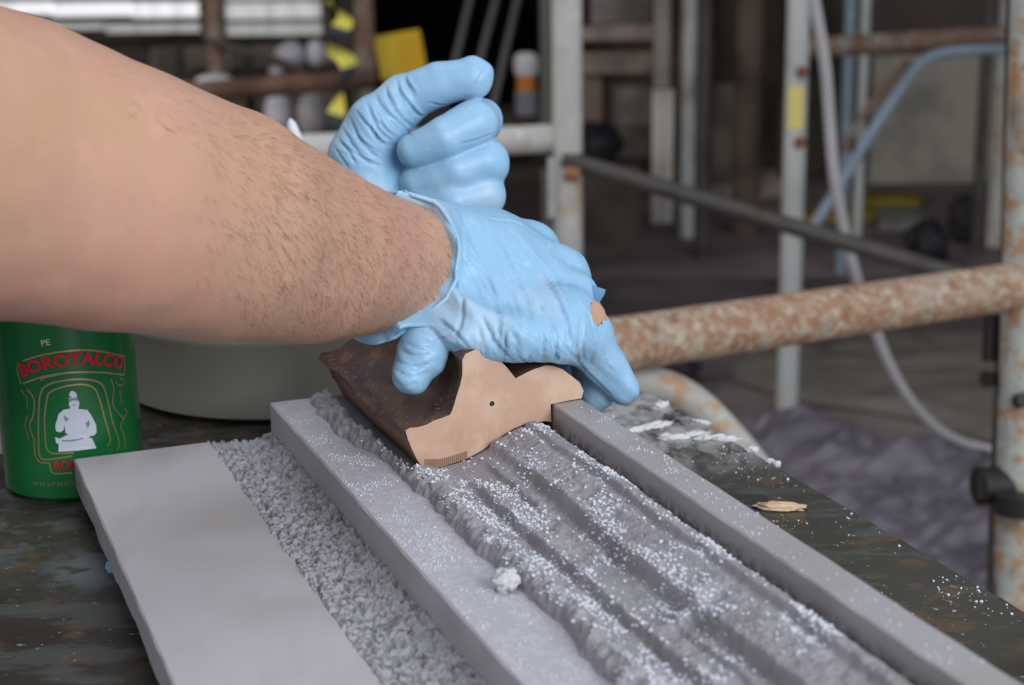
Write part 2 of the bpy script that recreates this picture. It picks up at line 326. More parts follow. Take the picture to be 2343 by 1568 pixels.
# ------------------------------------------------------------------ mortar
BOT = np.array([(.198, .0175), (.209, .0175), (.2182, .0163), (.2308, .0181), (.2448, .0237), (.2545, .0281), (.2622, .0293), (.276, .0276)])
def front_u(v): return .642+(v-.209)*.117
def mortar_edge(u):
    e = .1985+.0022*perlin(u*26, 1.7)+.0016*perlin(u*75, 4.2)+.0011*perlin(u*190, 2.2)+.0005*perlin(u*420, 2.2)
    return e - .008*sst(u, .655, .70) - .004*np.exp(-((u-.60)/.018)**2)*0 + .002*np.exp(-((u-.47)/.03)**2)
def billow(x, y, z=0.0): return .45-np.abs(perlin(x, y, z))*1.6
def saw(w_, v0, rise, L): return sst(w_, v0-rise, v0+rise)*np.exp(-np.clip(w_-v0-rise, 0, 1)/L)-.55*np.exp(-((w_-v0+1.6*rise)/(1.9*rise))**2)
def mortar_h(u, v):
    e = mortar_edge(u)
    base = np.interp(v, BOT[:, 0], BOT[:, 1])+.0008
    far = sst(u, .50, .64)                                   # 1 near the template, 0 towards the camera
    wv = v+.0024*perlin(u*13, v*20, 3)+.0008*perlin(u*55, v*50, 1)+.0003*perlin(u*190, v*100, 1)
    h = base + .0020*(1-far)*sst(v, .235, .20)
    h = h + .0030*saw(wv, .2212, .0011, .010)*sst(u, .645, .57) + .0042*saw(wv, .2402, .0012, .011)*(.35+.65*sst(u, .64, .56))
    h = h + .0022*saw(wv, .2590, .0009, .006)*(.5+.5*sst(u, .64, .55)) - .0042*sst(v, .2645, .2725)
    h = h + .0012*saw(wv, .2325, .0007, .004)*sst(perlin(u*15, 3.3), -.1, .3)
    smooth = np.clip(sst(perlin(u*16, v*32, 8), .05, .3)*sst(v, .218, .226)+.9*sst(u, .575, .615)*sst(v, .214, .222)*(1-sst(v, .2385, .2405)), 0, 1)
    crumb = .00075*fbm(u*150, v*170, 2, 3, .6)+.0008*billow(u*330, v*330, 5)*sst(fbm(u*60, v*80, 4, 2), -.2, .3)
    h = h + .0007*fbm(u*40, v*70, 0, 2) + crumb*(1-.85*smooth) + .00010*perlin(u*900, v*900)
    lip = np.exp(-((v-e-.0055)/.0048)**2); h = h + lip*(.0022+.0030*billow(u*95, v*110, 6)+.0018*billow(u*240, v*230, 2))
    # transverse drag wave where the hand stopped
    dw = u-.452-.35*(v-.235); h = h + .0030*np.exp(-(dw/.004)**2)*np.exp(-((v-.238)/.012)**2)-.0016*np.exp(-((dw+.007)/.004)**2)*np.exp(-((v-.238)/.012)**2)
    # squeezed out beside and under the template
    fu = front_u(v)
    under = (v > .2015)*sst(u, fu-.004, fu+.0005)
    h = np.minimum(h, (base-.0018)*under+h*(1-under))
    side = sst(u, .652, .675)*(1-sst(v, .2010, .2025))
    h = h + side*(-.0005+.0035*fbm(u*95, v*120, 3)+.0010*perlin(u*230, v*260, 4))
    edge_r = .0004+.0012*sst(perlin(u*180, 9.0), -.4, .5)
    h = np.where(v > .2735-edge_r, h-.001, h)
    k = np.clip((v-e)/.0042, 0, 1); return .0158+(h-.0158)*np.sqrt(1-(1-k)**2) - .0012*(v < e)
nu, nv = 1180, 200
uu, ss = np.meshgrid(np.linspace(.30, .7685, nu), np.linspace(0, 1, nv), indexing='ij')
e0 = mortar_edge(uu)-.0004; vv = e0+(.2732-e0)*ss
z = mortar_h(uu, vv)
end = sst(uu, .7685, .7625); z = .0156+(z-.0156)*end
pts = slabpts(uu, vv, z).reshape(-1, 3)
nn = np.stack([perlin(pts[:, 0]*260, pts[:, 1]*260, pts[:, 2]*260), perlin(pts[:, 1]*260, pts[:, 2]*260, pts[:, 0]*260+9)], 1)
lipk = (1-sst((vv-mortar_edge(uu)).ravel(), .004, .012))[:, None]
pts = pts+(-SV)[None, :]*nn[:, :1]*.0011*lipk+SU[None, :]*nn[:, 1:]*.0008*lipk
mortar = link_mesh('mortar_bed', pts, gridfaces(nu, nv), MORTAR)
tag(mortar, 'wet grey mortar spread in lumpy furrows along the stone slab', 'mortar', kind='stuff')

# ------------------------------------------------------------------ powder grains
_t = (1+5**.5)/2
ICO = np.array([(-1, _t, 0), (1, _t, 0), (-1, -_t, 0), (1, -_t, 0), (0, -1, _t), (0, 1, _t), (0, -1, -_t), (0, 1, -_t), (_t, 0, -1), (_t, 0, 1), (-_t, 0, -1), (-_t, 0, 1)])/math.hypot(1, _t)
ICOF = np.array([(0, 11, 5), (0, 5, 1), (0, 1, 7), (0, 7, 10), (0, 10, 11), (1, 5, 9), (5, 11, 4), (11, 10, 2), (10, 7, 6), (7, 1, 8), (3, 9, 4), (3, 4, 2), (3, 2, 6), (3, 6, 8), (3, 8, 9), (4, 9, 5), (2, 4, 11), (6, 2, 10), (8, 6, 7), (9, 8, 1)])
def grains(name, P_, R_, label, mat=POWDER):
    n = len(P_); jit = 1+_rng.uniform(-.25, .25, (n, 12, 1)); sq = np.stack([_rng.uniform(.8, 1.3, n), _rng.uniform(.8, 1.3, n), _rng.uniform(.6, 1., n)], 1)[:, None, :]
    v = (ICO[None]*jit*sq*R_[:, None, None]+P_[:, None, :]).reshape(-1, 3)
    f = (ICOF[None]+(np.arange(n)*12)[:, None, None]).reshape(-1, 3)
    return tag(link_mesh(name, v, f, mat), label, 'powder', kind='stuff')
def scatter(n, u0, u1, v0, v1, dens, hf, rlo, rhi):
    u = _rng.uniform(u0, u1, n); v = _rng.uniform(v0, v1, n); k = _rng.uniform(0, 1, n) < dens(u, v); u, v = u[k], v[k]
    r = rlo+(rhi-rlo)*_rng.uniform(0, 1, len(u))**3.5
    return slabpts(u, v, hf(u, v)+r*.35), r
d1 = lambda u, v: (.06+.94*sst(fbm(u*38, v*60, 11, 3), -.02, .42)+.7*np.exp(-((v-mortar_edge(u)-.012)/.008)**2)*sst(perlin(u*40, v*40, 3), -.3, .3)+.3*np.exp(-((v-.262)/.004)**2)*sst(perlin(u*30,2.2),-.2,.3))*(1-.93*(sst(u, front_u(v)-.012, front_u(v)-.004)*(v > .2)))*(v > mortar_edge(u)+.0012)
P1, R1 = scatter(27000, .40, .69, .195, .272, d1, mortar_h, .00018, .00082)
grains('powder_on_mortar', P1, R1, 'white powder grains sprinkled over the wet grey mortar')
d2 = lambda u, v: np.clip(.10+.9*sst(fbm(u*45, v*45, 21, 3), -.05, .4), 0, 1)*(v < mortar_edge(u)-.0006)*sst(v, .1738, .176)*(.25+.75*sst(mortar_edge(u)-v, .002, .008))
P2, R2 = scatter(15000, .40, .76, .174, .21, d2, lambda u, v: 0*u+.016, .00014, .00048)
grains('powder_on_step', P2, R2, 'white powder grains dusted over the raised step of the slab')
d3 = lambda u, v: .10+.9*sst(perlin(u*70, v*90, 5), .22, .5)
P3, R3 = scatter(2600, .36, .64, .2740, .2880, d3, lambda u, v: 0*u+.036, .00012, .00046)
grains('powder_on_batten', P3, R3, 'sparse white powder grains on top of the narrow grey batten')
d4 = lambda u, v: .05+.95*sst(perlin(u*30, v*26, 15), .25, .5)
P4, R4 = scatter(2500, .45, .84, .295, .41, d4, lambda u, v: 0*u-.025, .0002, .0009)
P5, R5 = scatter(500, .30, .76, -.14, .07, d4, lambda u, v: 0*u-.025, .0002, .0006)
grains('powder_on_table', np.concatenate([P4, P5]), np.concatenate([R4, R5]), 'white powder grains scattered on the dark table')

def lump(name, c, rx, ry, rz, mat, seed, label=None, cat=None, amp=.28, fr=2.2, sub=4, parent=None, group=None, rot=0):
    bm = bmesh.new(); bmesh.ops.create_icosphere(bm, subdivisions=sub, radius=1)
    cr, sr_ = math.cos(rot), math.sin(rot)
    for v in bm.verts:
        q = v.co.copy(); k = 1+amp*noise.noise(q*fr+Vector((seed*3.1, seed, 0)))+amp*.5*noise.noise(q*fr*2.6+Vector((0, seed, 5)))
        x, y, z_ = q.x*rx*k, q.y*ry*k, q.z*rz*k
        v.co = Vector((c[0]+x*cr-y*sr_, c[1]+x*sr_+y*cr, c[2]+z_))
    me = bpy.data.meshes.new(name); bm.to_mesh(me); bm.free(); me.materials.append(mat)
    for p_ in me.polygons: p_.use_smooth = True
    o = bpy.data.objects.new(name, me); COL.objects.link(o)
    if parent: o.parent = parent; o.matrix_parent_inverse = parent.matrix_world.inverted()
    return tag(o, label, cat, group)
CRUMB = Mat('crumbly_mortar', (196, 194, 194), .85, .2).bump(900, .0006, .8, detail=4).m
lump('mortar_crumb', slab(.5085, .1955, .0198), .0048, .0042, .0042, CRUMB, 3, 'small pale mortar crumb lying on the step beside the mortar edge', 'crumb', .35)
TAN = flat('tan_stone', (206, 176, 146), .8, .3, .25, scale=200)
c = onz(1785, 1165, ZS-.025); lump('stone_chip', (c[0], c[1], c[2]+.0012), .012, .0045, .002, TAN, 5, 'flat tan stone chip on the dark table right of the batten', 'stone chip', .3, rot=-.2)
PLA = Mat('white_plaster', (206, 204, 204), .8, .3).bump(600, .0006, .7).m
bmj = bmesh.new()
for i, (x, y, a, b, rot) in enumerate(((1545, 1003, .008, .003, .1), (1590, 996, .007, .0028, .3), (1634, 1003, .009, .003, 0), (1662, 1007, .006, .0022, .1), (1720, 1030, .003, .003, 0), (1500, 975, .010, .004, .5), (1513, 928, .005, .003, .8), (1762, 1058, .0022, .0022, 0), (1778, 1063, .0018, .0018, 0), (1455, 985, .010, .003, .7), (1605, 968, .005, .002, -.6), (1525, 1000, .004, .003, 0))):
    c = onz(x, y, ZS-.025); o = lump('plaster_smear', (c[0], c[1], c[2]+.0002), a, b, .0016, PLA, 11+i, amp=.55, fr=3.0, rot=rot, sub=4)
    bmj.from_mesh(o.data); bpy.data.objects.remove(o)
me = bpy.data.meshes.new('plaster_smear'); bmj.to_mesh(me); bmj.free(); me.materials.append(PLA); me.polygons.foreach_set('use_smooth', [True]*len(me.polygons))
o = bpy.data.objects.new('plaster_smear', me); COL.objects.link(o); tag(o, 'white dried plaster smears on the far right corner of the dark table', 'plaster', kind='stuff')
c = onz(262, 1322, ZS-.025); lump('blue_scrap', (c[0]+.006, c[1]+.002, c[2]+.0042), .009, .005, .0042, GLOVE, 77, 'scrap of pale blue film poking out from under the slab', 'scrap', .4)


# ------------------------------------------------------------------ profiled wooden block
block = empty('profile_template', slab(.70, .245, .03), 'worn wooden profile block with pale end grain and dark finger-grooved sides', 'wooden block')
BP = [(.2090, .0175, 0), (.2182, .0163, 0), (.2308, .0181, 0), (.2380, .0206, 0), (.2448, .0237, 0), (.2500, .0264, 0), (.2545, .0281, 0), (.2622, .0293, 0), (.2700, .0286, 0), (.2757, .0278, 0),
      (.2727, .0300, 0), (.2725, .0362, 0), (.2810, .0366, 0), (.2885, .0366, 0), (.2895, .0400, 0), (.2875, .0442, 0), (.2833, .0478, 0), (.2788, .0515, 0), (.2740, .0538, 0), (.2701, .0547, 0), (.2640, .0538, 0), (.2590, .0524, 0), (.2549, .0510, 0),
      (.2530, .0535, 1), (.2507, .0566, 1), (.2480, .0595, 1), (.2465, .0625, 1), (.2450, .0650, 1), (.2410, .0668, 1), (.2350, .0668, 1), (.2305, .0655, 1), (.2290, .0630, 1),
      (.2291, .0600, 2), (.2288, .0560, 2), (.2278, .0520, 2), (.2262, .0480, 2), (.2248, .0440, 2), (.2236, .0410, 2), (.2225, .0393, 2), (.2190, .0386, 3), (.2150, .0380, 3), (.2110, .0366, 3), (.2070, .0362, 3), (.2035, .0366, 3), (.2014, .0356, 3), (.2022, .0320, 4), (.2040, .0270, 4), (.2062, .0220, 4)]
BP = [(b[0], b[1] if True else 0, b[2]) for b in BP]
BP[9] = (.2728, .0279, 0)
WS = [0, .0012, .006, .012, .019, .026, .034, .044, .056, .070, .086, .104, .124, .142, .148]
V, F, MI = [], [], []; nP = len(BP)
for i, w_ in enumerate(WS):
    for (v, z_, k) in BP:
        dv = dz = 0
        a = min(1, w_/.02)
        if k == 2: dv += .0050*math.sin(min(1, w_/.03)*math.pi/2)*math.sin((z_-.038)/.026*math.pi)*(1+.3*math.sin(w_*90))
        if k == 3: dz += a*(.0030*math.sin(w_*75+.6)-.0028)*(.4+.6*(.2225-v)/.02) + .0008*math.sin(v*900+w_*120)*a
        if k == 4: dv += .0012*math.sin(w_*40+z_*90)*a
        sh = 0
        if i == 1: sh = -.0
        if i == 0: dv += (.245-v)*.012; dz += (.04-z_)*.012 if z_ > .03 else .0002
        if w_ > .14: dv += (.245-v)*.05; dz += (.045-z_)*.05
        V.append(slab(front_u(v)+w_, v+dv, z_+dz))
for i in range(len(WS)-1):
    for j in range(nP):
        F.append((i*nP+j, i*nP+(j+1) % nP, (i+1)*nP+(j+1) % nP, (i+1)*nP+j)); k = BP[j][2]
        MI.append(1 if k in (1, 2, 3) else 0 if k == 4 or j == nP-1 else 1)
F += [tuple(range(nP))[::-1], tuple((len(WS)-1)*nP+k for k in range(nP))]; MI += [2, 0]
bb = link_mesh('template_body', V, F, [WOOD_SIDE, WOOD_DARK, WOOD_FACE], block, True, MI); bb['label'] = 'dark brown wooden body with carved finger grooves'
bb.data.set_sharp_from_angle(angle=math.radians(35))
bm = bmesh.new(); bm.from_mesh(bb.data); bmesh.ops.recalc_face_normals(bm, faces=bm.faces); bm.to_mesh(bb.data); bm.free()
# end-grain comb marks and nail
m = MB(); nrm = -np.array([SU[0], SU[1], 0]); 
for i in range(22):
    t = i/21; v_ = .2105+.0195*t; zb = np.interp(v_, BOT[:, 0], BOT[:, 1])
    m.box(slab(front_u(v_)-.0002, v_+.0002, zb+.0022), SV*.00022, nrm*.0003, (0, 0, .0019-.0004*t))
m.build('comb_mark', flat('comb_groove', (150, 120, 98), .8), block)
m = MB(); c = slab(front_u(.243)-.0003, .243, .0412); m.tube([c, c+SU*.002], .0011, 14); o = m.build('nail_hole', flat('nail_dark', (40, 44, 46), .6), block); o['label'] = 'tiny dark nail hole in the pale face'

# ------------------------------------------------------------------ surfaces from signed distance
def sdf_cone(X, a, b, ra, rb):
    ab = b-a; t = np.clip(((X-a)@ab)/(ab@ab), 0, 1).astype(np.float32)
    return np.linalg.norm(X-(a+t[..., None]*ab), axis=-1)-(ra+(rb-ra)*t)
def smin(a, b, k):
    h = np.clip(.5+.5*(b-a)/k, 0, 1); return b+(a-b)*h-k*h*(1-h)
class SDF:
    """chains: list of (points [(px,py,depth,radius)...], blend)"""
    def __init__(s, chains):
        s.ch = [([at(*q[:3]).astype(np.float32) for q in c], [q[3] for q in c], k) for c, k in chains]
    def bounds(s, pad=.012):
        P_ = np.array([p for c in s.ch for p in c[0]]); R_ = np.array([r for c in s.ch for r in c[1]])[:, None]
        return (P_-R_).min(0)-pad, (P_+R_).max(0)+pad
    def __call__(s, X, off=0.0):
        d = None
        for P_, R_, k in s.ch:
            c = None
            for i in range(len(P_)-1):
                e = sdf_cone(X, P_[i], P_[i+1], R_[i], R_[i+1]); c = e if c is None else smin(c, e, .0015)
            d = c if d is None else smin(d, c, k)
        return d-off
def surface(fn, lo, hi, h):
    n = np.ceil((hi-lo)/h).astype(int)+1
    ax = [lo[i]+h*np.arange(n[i]) for i in range(3)]
    D = np.empty(n, np.float32)
    for i in range(0, n[0], 16):
        X = np.stack(np.meshgrid(ax[0][i:i+16], ax[1], ax[2], indexing='ij'), -1).astype(np.float32); D[i:i+16] = fn(X)
    S = D < 0; nc = n-1
    cnt = np.zeros(nc, int)
    for i in (0, 1):
        for j in (0, 1):
            for k in (0, 1): cnt += S[i:nc[0]+i, j:nc[1]+j, k:nc[2]+k]
    act = (cnt > 0) & (cnt < 8); idx = -np.ones(nc, int); C = np.argwhere(act); idx[act] = np.arange(len(C))
    pos = np.zeros((len(C), 3)); num = np.zeros(len(C))
    E = [((i, j, k), a) for a in range(3) for i in (0, 1) for j in (0, 1) for k in (0, 1) if (i, j, k)[a] == 0]
    for o, a in E:
        p = C+np.array(o); q = p.copy(); q[:, a] += 1
        d0 = D[p[:, 0], p[:, 1], p[:, 2]]; d1 = D[q[:, 0], q[:, 1], q[:, 2]]; m_ = (d0 < 0) != (d1 < 0)
        t = np.where(m_, d0/np.where(m_, d0-d1, 1), 0); pp = p.astype(float); pp[:, a] += t
        pos[m_] += pp[m_]; num[m_] += 1
    V = lo+h*pos/num[:, None]
    Q = []
    for a in range(3):
        b, c = (a+1) % 3, (a+2) % 3
        sl0 = [slice(None)]*3; sl1 = [slice(None)]*3; sl0[a] = slice(0, n[a]-1); sl1[a] = slice(1, n[a])
        A, B = S[tuple(sl0)], S[tuple(sl1)]; ed = np.argwhere(A != B); ed = ed[(ed[:, b] > 0) & (ed[:, c] > 0) & (ed[:, b] < n[b]-1) & (ed[:, c] < n[c]-1)]
        fl = A[ed[:, 0], ed[:, 1], ed[:, 2]]
        def g(db, dc):
            e = ed.copy(); e[:, b] -= db; e[:, c] -= dc; return idx[e[:, 0], e[:, 1], e[:, 2]]
        q = np.stack([g(1, 1), g(0, 1), g(0, 0), g(1, 0)], 1); q[~fl] = q[~fl][:, ::-1]; Q.append(q)
    return V, np.concatenate(Q)
def smooth(V, Q, it=2, lam=.5):
    for _ in range(it):
        acc = np.zeros_like(V); cn = np.zeros(len(V))
        for k in range(4):
            for s_ in (1, 3): np.add.at(acc, Q[:, k], V[Q[:, (k+s_) % 4]]); np.add.at(cn, Q[:, k], 1)
        V = V+lam*(acc/np.maximum(cn, 1)[:, None]-V)
    return V
def normals(V, Q):
    n = np.cross(V[Q[:, 2]]-V[Q[:, 0]], V[Q[:, 3]]-V[Q[:, 1]]); N_ = np.zeros_like(V)
    for k in range(4): np.add.at(N_, Q[:, k], n)
    return N_/np.maximum(np.linalg.norm(N_, axis=1), 1e-12)[:, None]
def crease(V, Q, folds, base_d=None):
    """press folds into the surface along lines given on it; folds: (points, width, amplitude)"""
    bvh = BVHTree.FromPolygons([tuple(v) for v in V], [tuple(map(int, q)) for q in Q]); N_ = normals(V, Q); disp = np.zeros(len(V))
    for pts_, wd_, am in folds:
        P_ = []
        pts2 = bez([np.array((x, y, 0.)) for x, y in pts_], 5) if len(pts_) > 2 else [np.array((*pts_[0], 0.)), np.array((*pts_[1], 0.))]
        for q in pts2:
            r = Vector(ray(q[0], q[1])).normalized(); hit = bvh.ray_cast(Vector(CAM), r)
            if hit[0] is not None: P_.append(np.array(hit[0]))
        if len(P_) < 2: continue
        P_ = np.array(P_); lo, hi = P_.min(0)-5*wd_, P_.max(0)+5*wd_
        sel = np.where(((V > lo) & (V < hi)).all(1))[0]
        if not len(sel): continue
        X = V[sel]; best = np.full(len(sel), 9.); side = np.zeros(len(sel)); tt = np.zeros(len(sel)); L = len(P_)-1
        for i in range(L):
            if np.linalg.norm(P_[i+1]-P_[i]) > .02: continue
            ab = P_[i+1]-P_[i]; t = np.clip(((X-P_[i])@ab)/(ab@ab+1e-12), 0, 1); dv = X-(P_[i]+t[:, None]*ab); d = np.linalg.norm(dv, axis=1)
            m_ = d < best; best[m_] = d[m_]; cr = np.einsum('ij,ij->i', np.cross(ab/np.linalg.norm(ab), dv), N_[sel]); side[m_] = cr[m_]; tt[m_] = ((i+t)/L)[m_]
        fade = np.clip(np.sin(np.clip(tt, 0, 1)*math.pi)*1.6+.12, 0, 1)
        wd_ = wd_*.72
        disp[sel] += am*fade*(-np.exp(-(best/wd_)**2)+.40*np.exp(-((side-2.0*wd_)/(1.3*wd_))**2)*(best < 5*wd_))
    return V+N_*disp[:, None]

# ------------------------------------------------------------------ the worker's arms and gloved hands
def px(P_, r):                             # a world point written as (x, y, depth, radius)
    q = np.asarray(P_, float)-CAM; d = q@_F; return (CX+F_PX*(q@_R)/d, CY-F_PX*(q@_U)/d, d, r)
R_SH, L_SH = (-.455, .470, 1.250), (-.500, .835, 1.245)
R_ARM = [px(R_SH, .058), px((-.345, .505, 1.150), .056), (-420, 250, .55, .056), (-300, 330, .545, .055), (0, 385, .585, .0540), (250, 452, .605, .0500), (500, 517, .640, .0452), (700, 580, .685, .0378), (850, 600, .730, .0312), (985, 603, .765, .0268), (1040, 615, .772, .0270)]
R_HAND = [
    ([(1010, 655, .752, .0180), (1120, 715, .742, .0165), (1290, 745, .738, .0140)], .012),     # index metacarpal and palm edge
    ([(1010, 620, .762, .0190), (1160, 640, .755, .0170), (1300, 690, .757, .0140)], .012),
    ([(1020, 590, .772, .0190), (1160, 590, .770, .0165), (1280, 632, .775, .0135)], .012),
    ([(1030, 570, .782, .0170), (1140, 560, .785, .0140), (1215, 575, .793, .0125)], .012),
    ([(990, 712, .738, .0100), (1070, 758, .722, .0110), (1180, 772, .719, .0108), (1280, 778, .724, .0098)], .012),      # web between thumb and index
    ([(1290, 735, .738, .0140), (1345, 772, .742, .0120), (1385, 832, .748, .0096), (1428, 890, .752, .0076)], .009),   # index
    ([(1300, 690, .757, .0135), (1340, 770, .764, .0110), (1352, 840, .766, .0090), (1366, 905, .762, .0076)], .004),     # middle
    ([(1280, 632, .775, .0130), (1325, 720, .790, .0110), (1322, 810, .795, .0090), (1300, 870, .790, .0080)], .006),
    ([(1215, 575, .793, .0120), (1270, 680, .815, .0100), (1270, 770, .82, .0085), (1240, 820, .815, .0075)], .006),
]
R_THUMB = [([(1018, 690, .757, .0115), (982, 758, .736, .0118), (966, 808, .724, .0112), (941, 858, .720, .0088)], .006)]
glove_r = SDF([([(q[0], q[1], q[2], q[3]+.0020) for q in R_ARM[-4:]], .02)]+R_HAND)
thumb_r = SDF(R_THUMB)
cutA, cutB, cutC = at(905, 425, .80), at(895, 752, .765), at(1044, 585, .735)
cn_ = np.cross(cutB-cutA, cutC-cutA); cn_ /= np.linalg.norm(cn_)
if cn_ @ (at(1200, 650, .76)-cutA) > 0: cn_ = -cn_
axis_r = at(1040, 615, .772)-at(850, 600, .73); axis_r /= np.linalg.norm(axis_r)
ax0 = at(985, 603, .765); ax_e1 = np.cross(axis_r, [0, 0, 1.]); ax_e1 /= np.linalg.norm(ax_e1); ax_e2 = np.cross(axis_r, ax_e1)
_c = []
for x_, y_ in ((905, 434), (940, 442), (985, 465), (1015, 495), (1035, 540), (1041, 590), (1032, 640), (1012, 688), (980, 716), (935, 738), (916, 746)):
    tt = np.linspace(.66, .84, 260)[:, None]; L_ = CAM+ray(x_, y_)*tt; dd = glove_r(L_.astype(np.float32)); i_ = np.argmax(dd < 0) if (dd < 0).any() else np.argmin(dd); q_ = L_[i_]-ax0
    _c.append((math.atan2(q_@ax_e2, q_@ax_e1), q_@axis_r))
_c.sort(); _p = np.array([c_[0] for c_ in _c]); _s = np.array([c_[1] for c_ in _c])
cuff_ph = np.concatenate([_p-2*math.pi, _p, _p+2*math.pi]); cuff_s = np.concatenate([_s, _s, _s])
def cuff_d(X): rel = X-ax0; return np.interp(np.arctan2(rel@ax_e2, rel@ax_e1), cuff_ph, cuff_s)-rel@axis_r
def f_glove_r(X):
    d = glove_r(X)
    rel = X-ax0; s_ = rel@axis_r; ph = np.arctan2(rel@ax_e2, rel@ax_e1)
    pl = np.interp(ph, cuff_ph, cuff_s).astype(np.float32)-s_
    ang = X@np.array([31., 17., 47.])
    flare = .0022*np.exp(-np.clip(-pl, 0, 1)/.006)+.0009*np.sin(ang*6.0)*np.exp(-np.clip(-pl, 0, 1)/.02)
    return smin(np.maximum(d-flare, pl+.0007*np.sin(ang*9)), thumb_r(X), .0012)
lo, hi = SDF(R_HAND+R_THUMB+[([R_ARM[-2], R_ARM[-1]], .01), ([(880, 420, .80, .01), (920, 750, .76, .01)], .01)]).bounds(.012)
V, Q = surface(f_glove_r, lo, hi, .0011); V = smooth(V, Q, 2)
folds_r = [
    ([(1050, 480), (1085, 560), (1130, 680), (1150, 790)], .0016, .0008), ([(1090, 490), (1140, 560), (1200, 680), (1225, 800)], .0018, .0009),
    ([(1160, 520), (1230, 600), (1290, 720), (1318, 820)], .0014, .0010), ([(1200, 560), (1270, 640), (1310, 720)], .0011, .0009),
    ([(1170, 590), (1230, 620), (1265, 660)], .0010, .0010), ([(1195, 700), (1240, 760), (1245, 828)], .0013, .0011), ([(1260, 740), (1275, 790), (1270, 832)], .0010, .0011),
    ([(1100, 720), (1130, 780), (1170, 826)], .0012, .0009), ([(1300, 740), (1300, 790), (1285, 830)], .0010, .0011), ([(1325, 700), (1330, 770), (1318, 825)], .0011, .0013),
    ([(1345, 720), (1360, 780), (1350, 840)], .0009, .0009), ([(1030, 620), (1060, 700), (1040, 780)], .0014, .0011), ([(1000, 730), (1040, 760), (1075, 800)], .0010, .0011),
    ([(1060, 500), (1058, 560), (1065, 620)], .0011, .0009), ([(1110, 500), (1190, 515), (1240, 545)], .0010, .0007), ([(960, 765), (990, 780), (1025, 770)], .0009, .0011),
    ([(915, 800), (960, 815), (1000, 800)], .0008, .0011), ([(905, 822), (950, 840), (995, 824)], .0007, .0011), ([(900, 842), (940, 862), (985, 850)], .0007, .0009), ([(925, 785), (970, 797), (1010, 782)], .0008, .0010),
    ([(897, 865), (925, 880), (960, 875)], .0006, .0006), ([(1190, 815), (1205, 828), (1215, 810)], .0007, .0010), ([(1325, 830), (1365, 870), (1400, 905)], .0007, .0008), ([(1375, 800), (1390, 835), (1420, 860)], .0006, .0006)]
for i in range(34):                      # many fine tension lines running towards the knuckles
    x, y = _rng.uniform(1050, 1300), _rng.uniform(500, 790); L_ = _rng.uniform(40, 120); A = math.radians(_rng.uniform(42, 72))
    folds_r.append(([(x, y), (x+L_*.5*math.cos(A)+_rng.uniform(-6, 6), y+L_*.5*math.sin(A)), (x+L_*math.cos(A), y+L_*math.sin(A))], _rng.uniform(.0006, .0012), _rng.uniform(.0003, .0007)))
for i in range(16):
    x = _rng.uniform(1080, 1330); folds_r.append(([(x, 770-_rng.uniform(0, 30)), (x+_rng.uniform(-8, 14), 800), (x+_rng.uniform(-10, 10), 832)], _rng.uniform(.0005, .0010), _rng.uniform(.0005, .0010)))
V = crease(V, Q, folds_r)
N_ = normals(V, Q)
wr = .0011*perlin(V[:, 0]*70+V[:, 2]*60, V[:, 1]*35, V[:, 2]*22)+.0005*perlin(V[:, 0]*180+V[:, 2]*150, V[:, 1]*70, V[:, 2]*60)
V = V+N_*wr[:, None]
# small tear near the far knuckle, where skin shows
tp = at(1372, 722, .745)
keep = np.linalg.norm(((V[Q].mean(1)-tp)-0), axis=1) > -1
bvh = BVHTree.FromPolygons([tuple(v) for v in V], [tuple(map(int, q)) for q in Q])
th = bvh.ray_cast(Vector(CAM), Vector(ray(1366, 716)).normalized())
if th[0] is not None:
    cc = V[Q].mean(1)-np.array(th[0]); keep = (np.abs(cc@_R)/.0035)**2+(np.abs(cc@_U)/.0058)**2+(np.abs(cc@_F)/.010)**2 > 1
Q = Q[keep]

person = empty('person', at(500, 517, .64), 'bare-armed person wearing pale blue disposable gloves, pressing the wooden block over the mortar', 'person')
g1 = link_mesh('glove', V, Q, GLOVE, person); g1['label'] = 'blue glove on the hand gripping the wooden block'
# torn flap
m = MB(); c0 = at(1345, 640, .752); fl = [at(1338, 640, .755), at(1362, 655, .748), at(1386, 663, .742), at(1382, 676, .742), at(1372, 692, .746), at(1358, 706, .750), at(1342, 690, .756)]
mid = at(1362, 678, .7465); nrm_ = -_F*.0006
vs = fl+[mid]+[f+nrm_ for f in fl]+[mid+nrm_]; n = len(fl)
m.add(vs, [(i, (i+1) % n, n) for i in range(n)]+[(n+1+(i+1) % n, n+1+i, 2*n+1) for i in range(n)]+[(i, n+1+i, n+1+(i+1) % n, (i+1) % n) for i in range(n)])
o = m.build('glove_flap', GLOVE, person, True); o['label'] = 'torn flap of blue glove at the knuckle'
# cuff bead
gm = MB(); ring = []
bvh = BVHTree.FromPolygons([tuple(v) for v in V], [tuple(map(int, q)) for q in Q])
cen = at(985, 603, .768); cen = cen-cn_*((cen-cutA)@cn_)
e1 = np.cross(cn_, [0, 0, 1.]); e1 /= np.linalg.norm(e1); e2 = np.cross(cn_, e1)
for k in range(72):
    A = 2*math.pi*k/72; d = math.cos(A)*e1+math.sin(A)*e2
    dd = math.cos(A)*ax_e1+math.sin(A)*ax_e2; s0_ = np.interp(math.atan2(dd@ax_e2, dd@ax_e1), cuff_ph, cuff_s); cc_ = ax0+axis_r*(s0_+.0020)
    h = bvh.ray_cast(Vector(cc_+dd*.09), Vector(-dd))
    if h[0] is not None and np.linalg.norm(np.array(h[0])-cc_) < .05: ring.append(np.array(h[0])-axis_r*.0016)
if len(ring) > 20:
    ring = [(ring[i-1]+ring[i]+ring[(i+1) % len(ring)])/3 for i in range(len(ring))]; ring.append(ring[0]); gm.tube(ring, .0010, 8, cap=False); o = gm.build('glove_cuff', GLOVE, person, True); o['label'] = 'rolled rim of the blue glove at the wrist'

